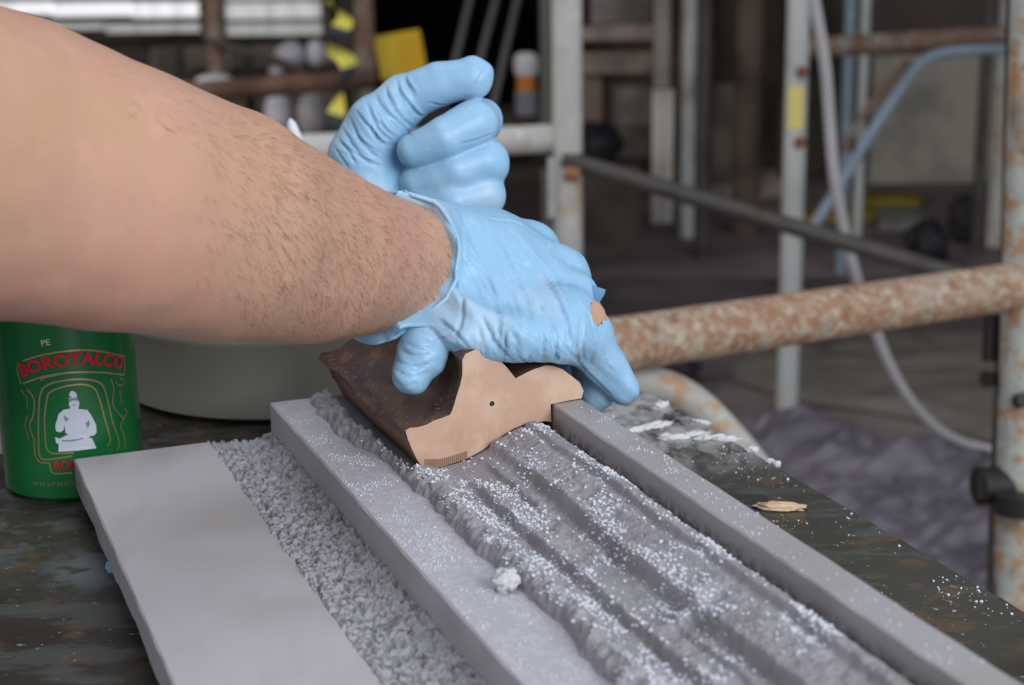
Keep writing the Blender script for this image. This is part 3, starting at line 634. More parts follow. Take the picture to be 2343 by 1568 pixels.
# left fist
D = .845
L_FIST = [
    ([(1076, 180, D-.005, .0100), (1005, 192, D-.003, .0110), (925, 228, D, .0128), (865, 286, D, .0158), (832, 360, D+.005, .0180), (850, 450, D+.01, .0205), (870, 520, D+.015, .022)], .008),   # thumb
    ([(1082, 152, D-.005, .0042), (1110, 163, D-.005, .0030), (1100, 203, D-.005, .0034)], .006),
    ([(947, 345, D-.014, .0090), (1015, 318, D-.016, .0108), (1085, 284, D-.010, .0118), (1098, 276, D+.004, .0115), (1060, 300, D+.035, .0110)], .0010),   # index, curled
    ([(958, 418, D-.006, .0100), (1040, 392, D-.009, .0120), (1108, 372, D-.004, .0126), (1080, 390, D+.035, .0115)], .0014),
    ([(960, 480, D-.003, .0110), (1040, 462, D-.007, .0120), (1100, 448, D-.002, .0124), (1080, 460, D+.035, .0115)], .0030),
    ([(980, 530, D-.002, .0105), (1040, 520, D-.004, .0110), (1085, 510, D+.004, .0108), (1060, 520, D+.03, .011)], .003),
    ([(900, 440, D+.022, .020), (980, 400, D+.032, .020), (1020, 340, D+.034, .016)], .010),
    ([(890, 520, D+.022, .021), (990, 500, D+.030, .020), (1020, 600, D+.02, .015)], .010),
]
L_ARM = [(900, 500, D+.03, .024), (800, 510, D+.045, .0262), (650, 480, D+.06, .031), (450, 410, D+.05, .038), (150, 300, D+.02, .043), (-300, 150, D-.02, .048), px((-.420, .835, 1.145), .052), px(L_SH, .056)]
glove_l = SDF([([(q[0], q[1], q[2], q[3]+.0015) for q in L_ARM[:2]], .02)]+L_FIST)
lo, hi = glove_l.bounds(.010)
V, Q = surface(glove_l, lo, hi, .0010); V = smooth(V, Q, 2)
folds_l = [
    ([(905, 175), (918, 215), (945, 252), (968, 272)], .0011, .0013), ([(880, 190), (895, 235), (918, 270), (945, 292)], .0012, .0012), ([(858, 215), (880, 260), (915, 300)], .0011, .0012),
    ([(838, 232), (862, 290), (900, 330)], .0012, .0013), ([(815, 255), (850, 300), (890, 345)], .0010, .0013), ([(800, 270), (830, 330), (870, 365)], .0010, .0012), ([(785, 295), (820, 350), (850, 375)], .0010, .0012),
    ([(775, 318), (800, 350), (815, 378)], .0009, .0012), ([(765, 335), (785, 365), (800, 385)], .0008, .0010), ([(940, 240), (958, 262), (985, 270)], .0008, .0010), ([(895, 268), (925, 290), (940, 310)], .0008, .0009),
    ([(845, 285), (870, 322), (905, 335)], .0008, .0011), ([(925, 165), (935, 200), (950, 225)], .0010, .0008), ([(1075, 210), (1095, 180), (1112, 150)], .0008, .0007), ([(790, 330), (830, 362), (880, 385)], .0009, .0008),
    ([(980, 235), (1010, 240), (1040, 235)], .0009, .0006), ([(1050, 330), (1090, 320), (1130, 305)], .0008, .0008)]
for i in range(26):
    t_ = _rng.uniform(0, 1); x = 770+150*t_+_rng.uniform(-10, 10); y = 350-170*t_+_rng.uniform(-12, 12); L_ = _rng.uniform(40, 90); A = math.radians(62-25*(1-t_)+_rng.uniform(-10, 10))
    folds_l.append(([(x, y), (x+L_*.5*math.cos(A), y+L_*.5*math.sin(A)), (x+L_*math.cos(A), y+L_*math.sin(A)*.9)], _rng.uniform(.0005, .0009), _rng.uniform(.0005, .0009)))
V = crease(V, Q, folds_l)
N_ = normals(V, Q); V = V+N_*(.0006*perlin(V[:, 0]*90+V[:, 2]*50, V[:, 1]*50, V[:, 2]*40))[:, None]
g2 = link_mesh('glove', V, Q, GLOVE, person); g2['label'] = 'blue glove on the fist held behind the forearm'
# pinched empty fingertip of the thumb
m = MB(); m.tube(bez([at(1060, 188, D-.006), at(1092, 172, D-.005), at(1112, 162, D-.004)], 4), [.0090, .0092, .0090, .0086, .0080, .0072, .0066, .0058, .0048], 14)
for i, v in enumerate(m.v):
    v = np.array(v); m.v[i] = tuple(v+_U*.0012*math.sin(v[0]*900)*0)
# skin: arms, with the hands inside the gloves, one continuous body
_td = (np.array(th[0])-CAM)@_F+.0064 if th[0] is not None else .75
body = SDF([(R_ARM, .02)]+[([(1362, 708, _td, .0042), (1366, 732, _td, .0042)], .003)]+[([(q[0], q[1], q[2], max(.002, q[3]-.0030)) for q in c], k) for c, k in R_HAND+R_THUMB])
lo, hi = body.bounds(.01)
V, Q = surface(body, lo, hi, .0026); V = smooth(V, Q, 3)
N_ = normals(V, Q); V = V+N_*(.0016*perlin(V[:, 0]*14, V[:, 1]*14, V[:, 2]*14)+.0004*perlin(V[:, 0]*60, V[:, 1]*60, V[:, 2]*60))[:, None]
bl = SDF([([(q[0], q[1], q[2], q[3]) for q in L_ARM], .02)]+[([(q[0], q[1], q[2], max(.002, q[3]-.0032)) for q in c], k) for c, k in L_FIST])
lo, hi = bl.bounds(.01); V2, Q2 = surface(bl, lo, hi, .0036)
Hc = np.array([-.355, .655, 1.425]); hf_ = np.array([.76, .02, -.65]); hf_ /= np.linalg.norm(hf_); hs_ = np.cross([0, 0, 1.], hf_); hs_ /= np.linalg.norm(hs_); hu_ = np.cross(hf_, hs_)
H = lambda a, b, c: Hc+hf_*a+hs_*b+hu_*c
def prims(L_): return lambda X: _comb(X, L_)
def _comb(X, L_):
    d = None
    for A, B, ra, rb, k in L_:
        e = sdf_cone(X, np.asarray(A, np.float32), np.asarray(B, np.float32), ra, rb); d = e if d is None else smin(d, e, k)
    return d
head_p = [(H(-.012, 0, .030), H(.010, 0, .035), .086, .080, .02), (H(.035, 0, -.030), H(.050, 0, -.078), .058, .034, .04), (H(.088, 0, .006), H(.108, 0, -.024), .009, .014, .012), (H(.078, .030, .022), H(.078, -.030, .022), .012, .012, .02),
          (H(.086, .022, -.062), H(.086, -.022, -.062), .007, .007, .008), (H(.086, .018, -.048), H(.086, -.018, -.048), .006, .006, .006), (H(0, .080, .015), H(-.010, .088, -.015), .016, .012, .006), (H(0, -.080, .015), H(-.010, -.088, -.015), .016, .012, .006),
          (H(-.030, 0, -.040), (-.50, .655, 1.26), .056, .066, .03)]
lo, hi = np.array([-.62, .50, 1.18]), np.array([-.20, .81, 1.56]); V3, Q3 = surface(prims(head_p), lo, hi, .0035)
V2 = smooth(V2, Q2, 3); n2 = len(V)+len(V2)
bodyo = link_mesh('body', np.concatenate([V, V2, smooth(V3, Q3, 2)]), np.concatenate([Q, Q2+len(V), Q3+n2]), SKIN, person); bodyo['label'] = 'bare tanned forearms with fine dark hair'
def cloth(name, L_, lo, hi, h, mat, lab, cut=None):
    f_ = prims(L_); g_ = (lambda X: np.maximum(f_(X), cut(X))) if cut else f_
    v_, q_ = surface(g_, np.array(lo), np.array(hi), h); v_ = smooth(v_, q_, 2); n_ = normals(v_, q_); v_ = v_+n_*(.004*perlin(v_[:, 0]*14, v_[:, 1]*14, v_[:, 2]*9)+.002*perlin(v_[:, 0]*40, v_[:, 1]*40, v_[:, 2]*22))[:, None]
    o = link_mesh(name, v_, q_, mat, person); o['label'] = lab
mid = lambda a, b, t: tuple(np.array(a)*(1-t)+np.array(b)*t)
re, le = mid(R_SH, (-.345, .505, 1.150), .85), mid(L_SH, (-.420, .835, 1.145), .85)
cloth('t_shirt', [((-.53, .56, 1.19), (-.53, .75, 1.19), .115, .115, .05), ((-.56, .60, 1.10), (-.56, .71, 1.10), .135, .135, .06), ((-.63, .61, .98), (-.63, .70, .98), .125, .125, .06), ((-.68, .60, .86), (-.68, .71, .86), .130, .130, .06), (R_SH, re, .072, .069, .04), (L_SH, le, .070, .067, .04), ((-.51, .655, 1.27), (-.49, .655, 1.30), .075, .066, .03)],
      (-.86, .36, .70), (-.28, .95, 1.38), .006, flat('grey_shirt', (92, 96, 104), .9, .2, .15), 'plain grey short-sleeved T-shirt')
cloth('trousers', [((-.69, .60, .84), (-.69, .71, .84), .128, .128, .05), ((-.70, .575, .78), (-.68, .56, .46), .098, .070, .03), ((-.68, .56, .46), (-.70, .55, .09), .066, .055, .02), ((-.70, .735, .78), (-.68, .75, .46), .098, .070, .03), ((-.68, .75, .46), (-.70, .76, .09), .066, .055, .02)],
      (-.86, .42, .02), (-.52, .90, .92), .008, flat('work_trousers', (62, 62, 70), .9, .2, .2), 'dark work trousers')
for sy in (.55, .76):
    cloth('shoe', [((-.72, sy, .052), (-.58, sy, .040), .050, .040, .02), ((-.70, sy, .10), (-.70, sy, .06), .052, .050, .03)], (-.80, sy-.08, -.01), (-.50, sy+.08, .18), .006, flat('work_shoe', (56, 46, 38), .7), 'brown work shoe')
hp_ = [(H(-.020, 0, .040), H(.004, 0, .048), .092, .086, .02), (H(-.050, 0, .0), H(-.050, 0, -.03), .062, .050, .02)]
cloth('hair', hp_, (-.56, .50, 1.30), (-.20, .81, 1.58), .004, flat('dark_hair', (44, 34, 28), .7, .3), 'short dark hair', lambda X: -((X-H(.052, 0, .050))@(-hf_*.80+hu_*.60)).astype(np.float32))
for s_ in (1, -1):
    m = MB(); c_ = H(.076, .031*s_, .006); m.lathe([(0, -.010)]+[(.0115*math.cos(a), .0115*math.sin(a)) for a in np.linspace(-1.4, 1.4, 9)]+[(0, .0115)], c_, 16); m.build('eye', flat('eye_white', (214, 208, 202), .2), person, True)
    m = MB(); m.tube([H(.0865, .031*s_, .003), H(.0885, .031*s_, .003)], .0050, 14); m.build('iris', flat('brown_iris', (60, 40, 28), .2), person, True)
# fine forearm hair
bvh = BVHTree.FromPolygons([tuple(v) for v in V], [tuple(map(int, q)) for q in Q])
hv, hf = [], []; adir = at(900, 640, .76)-at(400, 420, .62); adir /= np.linalg.norm(adir)
for i in range(14000):
    x = _rng.uniform(60, 1030); y = _rng.uniform(60, 800)
    pr = .97*sst(x, 400, 820); topk = y < 60+.48*x+60
    if _rng.uniform() > (pr if not topk else min(1, pr+.16*sst(x, 200, 450))): continue
    h = bvh.ray_cast(Vector(CAM), Vector(ray(x, y)).normalized())
    if h[0] is None: continue
    p_ = np.array(h[0]); n_ = np.array(h[1]); g_ = adir*.75+np.array([0, 0, -.75])+_rng.normal(size=3)*.35; g_ -= n_*(g_@n_); g_ /= np.linalg.norm(g_)+1e-9
    if cuff_d(p_) < .0005: continue
    L = _rng.uniform(.0025, .0065); s_ = np.cross(n_, g_)*_rng.uniform(.00002, .000045)
    a, b, c_ = p_, p_+g_*L*.5+n_*L*.16, p_+g_*L+n_*L*.14
    k = len(hv); hv += [a-s_, a+s_, b-s_*.8, b+s_*.8, c_]; hf += [(k, k+1, k+3, k+2), (k+2, k+3, k+4)]
hair = link_mesh('arm_hair', hv, hf, HAIR, person); hair['kind'] = 'stuff'

# ------------------------------------------------------------------ green talc bottle
bc = at(193, 1150, .799); bc = onz(193, 1150, ZS-.025); BR = .0338; bc = bc+np.array([-.0, BR*1.0, 0]); bc[0] = onz(190, 1120, ZS-.025)[0]*1.035
BH = .105
green = Mat('green_tin', (24, 104, 52), .22, .5); green.spots((16, 84, 42), 30, .4, .7, .5); GREEN = green.m
bottle = empty('talc_bottle', bc, 'green cylindrical talc tin with red lettering and a white figure, standing behind the slab corner', 'bottle')
m = MB(); m.lathe([(0, .0), (BR-.0025, .0), (BR, .0022), (BR, BH-.003), (BR-.003, BH), (.014, BH+.002), (0, BH+.002)], bc, 72); m.build('tin_body', GREEN, bottle, True)
m = MB(); m.lathe([(0, 0), (.017, 0), (.017, .014), (.015, .016), (0, .016)], bc+[0, 0, BH+.002], 40); m.build('cap', flat('white_cap', (210, 210, 205), .4), bottle, True)
def cyl(x, y, off=.0003):               # point of the tin seen at (x, y)
    q = ray(x, y); a = q[0]**2+q[1]**2; dx, dy = CAM[0]-bc[0], CAM[1]-bc[1]; b = 2*(q[0]*dx+q[1]*dy); c = dx*dx+dy*dy-(BR+off)**2; D_ = b*b-4*a*c
    t = (-b-math.sqrt(max(D_, 0)))/(2*a); return CAM+q*t
def cyl_at(th, z, off=.0003): return np.array([bc[0]+(BR+off)*math.sin(th), bc[1]-(BR+off)*math.cos(th), bc[2]+z])
def thz(x, y): p_ = cyl(x, y); return math.atan2(p_[0]-bc[0], -(p_[1]-bc[1])), p_[2]-bc[2]
GOLD = Mat('gold_print', (176, 160, 112), .25, .5, .6).m; RED = flat('red_print', (200, 24, 46), .4); WHITE = flat('white_print', (206, 212, 222), .5); GREYP = flat('grey_print', (130, 140, 150), .5); DKB = flat('brown_print', (64, 40, 34), .4); CREAM = flat('cream_print', (196, 196, 160), .5)
def ribbon(mb, pts_, wpx, mat=0, close=False, sm=True, off=.0003):
    q = [np.array((*p_, 0.)) for p_ in pts_]
    if close: q.append(q[0])
    q = bez(q, 5) if sm else [q[0]+(q[-1]-q[0])*k/6 for k in range(7)] if len(q) == 2 else q
    q = [thz(p_[0], p_[1]) for p_ in q]; wz = wpx/4600/2; vs = []
    for i, (a, z_) in enumerate(q):
        a0, z0 = q[max(i-1, 0)]; a1, z1 = q[min(i+1, len(q)-1)]; tx, tz = (a1-a0)*BR, z1-z0; L = math.hypot(tx, tz)+1e-9; nx, nz = -tz/L, tx/L
        vs += [cyl_at(a+nx*wz/BR, z_+nz*wz, off), cyl_at(a-nx*wz/BR, z_-nz*wz, off)]
    mb.add(vs, [(2*i, 2*i+1, 2*i+3, 2*i+2) for i in range(len(q)-1)], mat)
m = MB()
for pts_, w_ in (([(52, 826), (100, 812), (160, 803), (220, 803), (284, 816)], 4), ([(52, 878), (100, 862), (160, 853), (220, 852), (284, 858)], 4), ([(42, 830), (40, 850), (48, 878)], 4), ([(284, 816), (285, 836), (284, 858)], 3.5),
                 ([(95, 872), (98, 866), (140, 856)], 3), ([(88, 1000), (88, 950), (92, 905), (104, 884), (140, 872), (190, 868), (228, 876), (242, 900), (256, 960), (272, 1010), (268, 1032)], 4), ([(104, 1010), (102, 960), (108, 910), (118, 896), (150, 884), (190, 880), (214, 888), (226, 910), (240, 960), (252, 1005), (246, 1022)], 4),
                 ([(104, 1010), (108, 1030), (124, 1038), (170, 1036)], 4), ([(88, 1000), (90, 1040), (104, 1052), (165, 1044)], 4), ([(62, 890), (78, 915), (76, 950), (68, 975), (78, 1010), (80, 1040), (92, 1058), (112, 1060), (115, 1072), (124, 1084), (165, 1082)], 3.5),
                 ([(254, 868), (260, 890), (258, 925), (270, 945), (284, 960)], 3), ([(274, 866), (284, 870), (280, 882), (268, 880), (264, 872)], 2.5), ([(284, 935), (290, 945), (276, 975), (284, 1000), (286, 1026)], 3), ([(274, 893), (278, 925)], 2.5), ([(48, 890), (56, 904)], 3), ([(62, 950), (58, 975), (66, 1008)], 3), ([(60, 905), (64, 935)], 2.5)):
    ribbon(m, pts_, w_)
o = m.build('gold_frame', GOLD, bottle); o['label'] = 'thin gold ornamental frame lines printed on the tin'
def cylpoly(mb, poly, mat, off):
    c_ = np.mean(poly, 0); q = []
    for i, a in enumerate(poly):
        b = poly[(i+1) % len(poly)]
        q += [np.array(a)+(np.array(b)-np.array(a))*k/2 for k in range(2)]
    vs = [cyl(p_[0], p_[1], off) for p_ in q]+[cyl(c_[0], c_[1], off)]; n_ = len(q)
    mb.add(vs, [((i+1) % n_, i, n_) for i in range(n_)], mat)
m = MB()
for poly in ([(158, 906), (160, 897), (166, 894), (174, 899), (177, 908), (168, 911)], [(157, 910), (177, 910), (182, 922), (180, 934), (172, 941), (163, 938), (158, 928)], [(145, 938), (165, 934), (182, 936), (200, 938), (206, 955), (196, 985), (172, 996), (150, 992), (147, 970)],
             [(145, 938), (134, 948), (126, 975), (128, 987), (138, 990), (146, 984), (148, 965)], [(198, 937), (206, 946), (220, 972), (221, 990), (214, 998), (200, 996), (196, 970)], [(132, 1006), (150, 997), (175, 985), (195, 975), (212, 988), (206, 1000), (190, 1010), (160, 1013), (136, 1013)], [(126, 1000), (134, 1003), (134, 1016), (128, 1014)], [(134, 1012), (210, 1002), (221, 1026), (176, 1032), (134, 1034)]):
    cylpoly(m, poly, 0, .0005)
for poly in ([(156, 912), (178, 911), (180, 918), (176, 915), (160, 916), (157, 922)], [(146, 950), (158, 960), (150, 966)], [(196, 968), (204, 962), (206, 972), (200, 980)], [(140, 1008), (170, 1006), (192, 1002), (190, 1005), (168, 1010), (142, 1011)], [(166, 926), (174, 927), (174, 929), (166, 928)]):
    cylpoly(m, poly, 1, .0007)
o = m.build('printed_figure', [WHITE, GREYP], bottle); o['label'] = 'white seated figure printed on the green tin'
def text(name, s_, pts_, hpx, mat, parent, squeeze=1.0, bold=.02, off=.0005, red=True):
    """letters laid along a curve on the tin"""
    q = bez([np.array((*p_, 0.)) for p_ in pts_], 12); q = [thz(p_[0], p_[1]) for p_ in q]
    A = np.array([[a*BR, z_] for a, z_ in q]); L = np.concatenate([[0], np.cumsum(np.linalg.norm(np.diff(A, axis=0), axis=1))])
    cu = bpy.data.curves.new(name, 'FONT'); cu.body = s_; cu.size = 1; cu.offset = bold; cu.resolution_u = 3; ob = bpy.data.objects.new('tmp', cu); COL.objects.link(ob)
    dg = bpy.context.evaluated_depsgraph_get(); me = bpy.data.meshes.new_from_object(ob.evaluated_get(dg)); bpy.data.objects.remove(ob)
    X = np.array([v.co[:] for v in me.vertices]); hgt = hpx/4600; x0, x1 = X[:, 0].min(), X[:, 0].max(); out_ = []
    for x, y, _ in X:
        s1 = (x-x0)/(x1-x0)*L[-1]; i = min(np.searchsorted(L, s1, 'right')-1, len(A)-2); t = (s1-L[i])/(L[i+1]-L[i]); p_ = A[i]+(A[i+1]-A[i])*t; d = A[i+1]-A[i]; d /= np.linalg.norm(d); p_ = p_+np.array([-d[1], d[0]])*(y/.7*hgt)
        out_.append(cyl_at(p_[0]/BR, p_[1], off))
    o = link_mesh(name, out_, [tuple(p_.vertices) for p_ in me.polygons], mat, parent, False); bpy.data.meshes.remove(me); return o
text('lettering', 'BOROTALCO', [(52, 862), (100, 846), (160, 836), (220, 834), (278, 844)], 27, RED, bottle, bold=.035)['label'] = 'red lettering BOROTALCO in an arch'
text('lettering', 'PE', [(96, 792), (116, 789)], 13, CREAM, bottle)['label'] = 'small cream letters PE'
text('lettering', 'ROBERTS', [(126, 1076), (160, 1073), (228, 1066)], 20, RED, bottle)['label'] = 'red lettering partly hidden by the slab'
text('lettering', 'RINFRESCANTE', [(78, 1111), (130, 1112), (200, 1108), (260, 1100)], 9, flat('dull_gold_print', (120, 118, 70), .5), bottle, bold=0)['label'] = 'small dull gold lettering near the base'
# serifs on the red arch letters come from short bars at the foot of each upright stroke

# ------------------------------------------------------------------ bucket behind
buck = Mat('milky_plastic', (190, 183, 166), .5, .4); buck.spots((174, 166, 150), 10, .4, .7, .7, stretch=(1, 1, .3)).spots((90, 84, 76), 80, .72, .8, .6); BUCK = buck.m
bcen = slab(.952, .224, -.025)
m = MB(); RB = .098
bt = empty('plastic_tub', bcen, 'milky grey plastic tub standing behind the slab, left of the wooden block', 'tub')
m.lathe([(0, 0), (RB-.010, 0), (RB-.002, .004), (RB, .014), (RB+.003, .045), (RB+.0045, .047), (RB+.0045, .050), (RB+.004, .052), (RB+.006, .066), (RB+.010, .067), (RB+.010, .072), (RB+.004, .072), (RB-.002, .008), (0, .006)], bcen, 96); m.build('tub_wall', BUCK, bt, True)
m = MB(); m.lathe([(0, .045), (RB+.0006, .045)], bcen, 64); m.build('cloudy_water', flat('cloudy_water', (104, 98, 88), .15, .5), bt, True)
# white plastic spoon handle standing in the tub
m = MB(); a, b = at(700, 430, 1.08), at(664, 272, 1.06)
tt = (b-a)/np.linalg.norm(b-a); m.tube([a-tt*.06, a, a+(b-a)*.45, a+(b-a)*.75, a+(b-a)*.93, b], [.004, .0055, .0058, .0048, .003, .0008], 12)
tag(m.build('plastic_spatula', flat('white_plastic', (226, 226, 230), .35), None, True), 'tip of a white plastic spatula sticking up behind the forearm', 'spatula')

# ------------------------------------------------------------------ scaffolding
def part_tube(name, pts_, r, mat, parent, n=28, label=None, smooth_=True):
    m = MB(); P_ = [at(*p_) for p_ in pts_]; P_ = bez(P_, 8) if smooth_ and len(P_) > 2 else P_
    m.tube(P_, r, n); o = m.build(name, mat, parent, True)
    if label: o['label'] = label
    return o
def to_floor(p_, q_):                     # extend the line p->q down to the floor
    p_, q_ = np.asarray(p_), np.asarray(q_); return p_+(q_-p_)*((p_[2])/(p_[2]-q_[2]))
def coupler(p_, ax, r, parent, mat=IRON, name='coupler'):
    m = MB(); ax = np.asarray(ax, float)/np.linalg.norm(ax); m.tube([p_-ax*.026, p_-ax*.024, p_+ax*.024, p_+ax*.026], [r*.95, r+.006, r+.006, r*.95], 20)
    s_ = np.cross(ax, [0.3, 1, 0.2]); s_ /= np.linalg.norm(s_); q = p_+s_*(r+.006)
    m.box(q+s_*.006, s_*.010, ax*.016, np.cross(ax, s_)*.010); m.tube([q+s_*.014, q+s_*.030], .007, 8); return m.build(name, mat, parent, True)
# near frame, right
t0, b0 = at(2374, 0, 1.62), at(2339, 1050, 1.70); foot = to_floor(t0, b0)
near = empty('scaffold', foot, 'nearest rusty scaffold frame at the right edge, with the thick horizontal rail', 'scaffold')
m = MB(); m.tube([t0+(t0-b0)*.6, b0, foot], .0255, 32); m.build('post', RUST_POST, near, True)['label'] = 'rust-stained pale upright'
part_tube('rail', [(640, 902, 1.235), (2345, 652, 1.665)], .0238, RUST_RAIL, near, 36, 'heavily rusted horizontal tube')
part_tube('brace', [(1290, 850, 1.44), (1400, 870, 1.445), (1490, 876, 1.45), (1570, 908, 1.455), (1640, 968, 1.46), (1712, 1052, 1.47), (1790, 1160, 1.48), (1900, 1350, 1.5), (2090, 1640, 1.56), (2300, 1880, 1.66)], .0150, RUST_BRACE, near, 28, 'bent pale brace freckled with rust')
p_ = at(640, 902, 1.235); m = MB(); m.tube([(p_[0], p_[1], p_[2]+.022), (p_[0], p_[1], 0)], .0255, 24); m.build('post', RUST_POST, near, True)
axn = (t0-b0)/np.linalg.norm(t0-b0)
m = MB(); c = at(2256, 868, 1.69); m.tube([at(2300, 862, 1.70), at(2268, 868, 1.695), c], [.006, .007, .009], 12); m.build('locking_pin', IRON, near, True)
m = MB(); m.box(at(2276, 775, 1.70), _R*.010, _F*.008, axn*.024); m.build('lug', IRON, near)
m = MB(); c = at(2262, 1112, 1.70); m.tube([at(2330, 1108, 1.70), at(2290, 1110, 1.70), at(2238, 1114, 1.695)], [.018, .019, .020], 14); m.tube([at(2250, 1078, 1.69), at(2248, 1140, 1.69)], .008, 8); m.build('coupler', IRON, near, True)
m = MB(); m.tube([at(2338, 1175, 1.675), at(2339, 1130, 1.672)], .0275, 20); m.build('coupler', IRON, near, True)
m = MB(); m.tube([at(2332, 918, 1.665), at(2345, 915, 1.65)], .008, 12); m.build('locking_pin', IRON, near, True)
m = MB(); m.tube([at(2330, -60, 1.66), at(2314, 600, 1.72), at(2301, 860, 1.72), at(2288, 1180, 1.725), at(2278, 1500, 1.73)], .0115, 14); m.build('side_shade_rod', DARK_TUBE, near, True)  # dark rod; its lower length stands in for shade on the post's left

# middle frame (pale post with the dark diagonal)
a, b = at(1293, 0, 2.68), at(1299, 500, 2.74); a = np.array([b[0], b[1], 1.95]); foot = np.array([b[0], b[1], 0]); mid_ = empty('scaffold', foot, 'pale rust-streaked scaffold post behind the gloved fist, with a dark diagonal tube', 'scaffold')
m = MB(); m.tube([a, foot], .0245, 28); m.build('post', PALE_POST, mid_, True)
part_tube('rail', [(1290, 316, 2.73), (600, 345, 2.60), (-330, 382, 2.45)], .0235, PALE_POST, mid_, 24, 'pale horizontal tube left of the post', False)
part_tube('diagonal', [(1286, 362, 2.70), (2240, 645, 2.74)], .0150, DARK_TUBE, mid_, 20, 'dark sloping brace tube', False)
coupler(at(1299, 362, 2.735), (0, 0, 1), .0245, mid_); part_tube('socket_pin', [(1292, 395, 2.70), (1325, 398, 2.70)], .014, flat('orange_rust', (140, 96, 66), .7), mid_, 14, 'orange rusted pin')
m = MB(); m.box(at(1262, 430, 2.72), _R*.006, _F*.006, (0, 0, .05)); m.build('lug', GREY_POST, mid_)
p_ = at(-330, 382, 2.45); m = MB(); m.tube([(p_[0], p_[1], 1.95), (p_[0], p_[1], 0)], .0245, 24); m.build('post', PALE_POST, mid_, True)
# far frame (grey post with label)
ft = onz(1800, 945, 0.0); far_ = empty('scaffold', ft, 'grey scaffold post standing on the floor, with a yellow sticker and a bent blue-grey brace', 'scaffold')
m = MB(); m.tube([ft+np.array([0, 0, 1.75]), ft], .0240, 28); m.build('post', GREY_POST, far_, True)
f2 = ft+np.array([.055, .32, 0]); m = MB(); m.tube([f2+np.array([0, 0, 1.8]), f2], .0225, 24); m.build('post', RUST_DULL, far_, True)['label'] = 'dull brown second upright'
def wrap(x, y0, y1, r, base, name, mat, parent, wpx=34):
    m = MB(); d = np.linalg.norm((base-CAM)[:2]); zt_ = onz_at(x, y0, base); zb_ = onz_at(x, y1, base); a0 = math.atan2(CAM[1]-base[1], CAM[0]-base[0]); vs = []
    for k in range(9):
        A = a0-.75+1.5*k/8; vs += [(base[0]+r*math.cos(A), base[1]+r*math.sin(A), zt_), (base[0]+r*math.cos(A), base[1]+r*math.sin(A), zb_)]
    m.add(vs, [(2*k, 2*k+1, 2*k+3, 2*k+2) for k in range(8)]); return m.build(name, mat, parent, True)
def onz_at(x, y, base):
    q = ray(x, y); return CAM[2]+q[2]*(base[1]-CAM[1])/q[1]
wrap(1810, 195, 292, .0247, ft, 'sticker', flat('yellow_sticker', (206, 190, 110), .6), far_)['label'] = 'faded yellow sticker'
for y in (162, 322): 
    c = np.array([ft[0], ft[1], onz_at(1812, y, ft)]); m = MB(); m.tube([c+[.006, -.024, 0], c+[.006, -.036, 0]], .012, 12); m.build('rust_bolt', flat('rust_bolt', (110, 66, 50), .8), far_, True)
part_tube('rail', [(1812, 112, 3.78), (2345, 78, 4.1)], .0240, RUST_DULL, far_, 24, 'rusty top rail', False)
part_tube('brace', [(2345, 112, 4.0), (2260, 114, 3.98), (2165, 120, 3.95), (2110, 142, 3.92), (2070, 190, 3.9), (1990, 310, 3.86), (1930, 410, 3.83), (1850, 535, 3.8)], .0130, BLUE_TUBE, far_, 20, 'bent blue-grey brace')
part_tube('brace', [(2080, 140, 4.3), (2000, 230, 4.3), (1925, 345, 4.3)], .011, RUST_DULL, far_, 16)
def upright(x, y, d, r, z1, mat, label, zb=0.0):
    p_ = at(x, y, d); m = MB(); m.tube([(p_[0], p_[1], z1), (p_[0], p_[1], zb)], r, 20); o = m.build('scaffold_tube', mat, None, True); return tag(o, label, 'scaffold tube')
upright(1938, 250, 5.0, .018, 2.0, BLUE_TUBE, 'thin blue-grey upright tube just right of the grey scaffold post')
upright(1972, 250, 5.3, .016, 2.0, GREY_POST, 'thin grey upright tube, the right one of the close pair')
upright(2290, 300, 5.4, .028, 2.0, PALE_POST, 'pale patchy upright in front of the olive wall panel at far right')
upright(2248, 300, 5.3, .020, 2.0, DARK_TUBE, 'dark upright beside the olive wall panel at far right')
upright(1612, 150, 5.2, .024, 2.0, DARK_TUBE, 'dark grey upright behind the white board')
upright(1575, 250, 5.6, .026, 2.0, GREY_POST, 'grey upright close behind the white board')
upright(1714, 150, 5.6, .050, 2.2, flat('brown_upright', (92, 78, 68), .85, .2, .3, scale=5), 'thick brown upright between the white board and the grey post')
upright(1250, 150, 4.6, .017, 2.0, flat('grey_board', (92, 88, 82), .8), 'narrow grey upright left of the pale scaffold post')
# left frame
b = at(836, 120, 4.0); lf = empty('scaffold', (b[0], b[1], 0), 'rusty brown scaffold frame at the left, beside the yellow box', 'scaffold')
m = MB(); m.tube([(b[0], b[1], 2.1), (b[0], b[1], 0)], .0240, 24); m.build('post', RUST_DULL, lf, True)
part_tube('rail', [(860, 178, 4.0), (640, 196, 4.0), (380, 215, 4.05)], .0250, flat('brown_rust', (104, 76, 60), .8, .3, .3), lf, 24, 'brown rusted rail', False)
part_tube('diagonal', [(480, 92, 4.6), (700, 162, 4.3)], .012, DARK_TUBE, lf, 14)
b = at(492, 60, 4.6); m = MB(); m.tube([(b[0], b[1], 2.0), (b[0], b[1], 0)], .026, 20); tag(m.build('scaffold_tube', RUST_DULL, None, True), 'rusty upright in front of the bright shutters', 'scaffold tube')
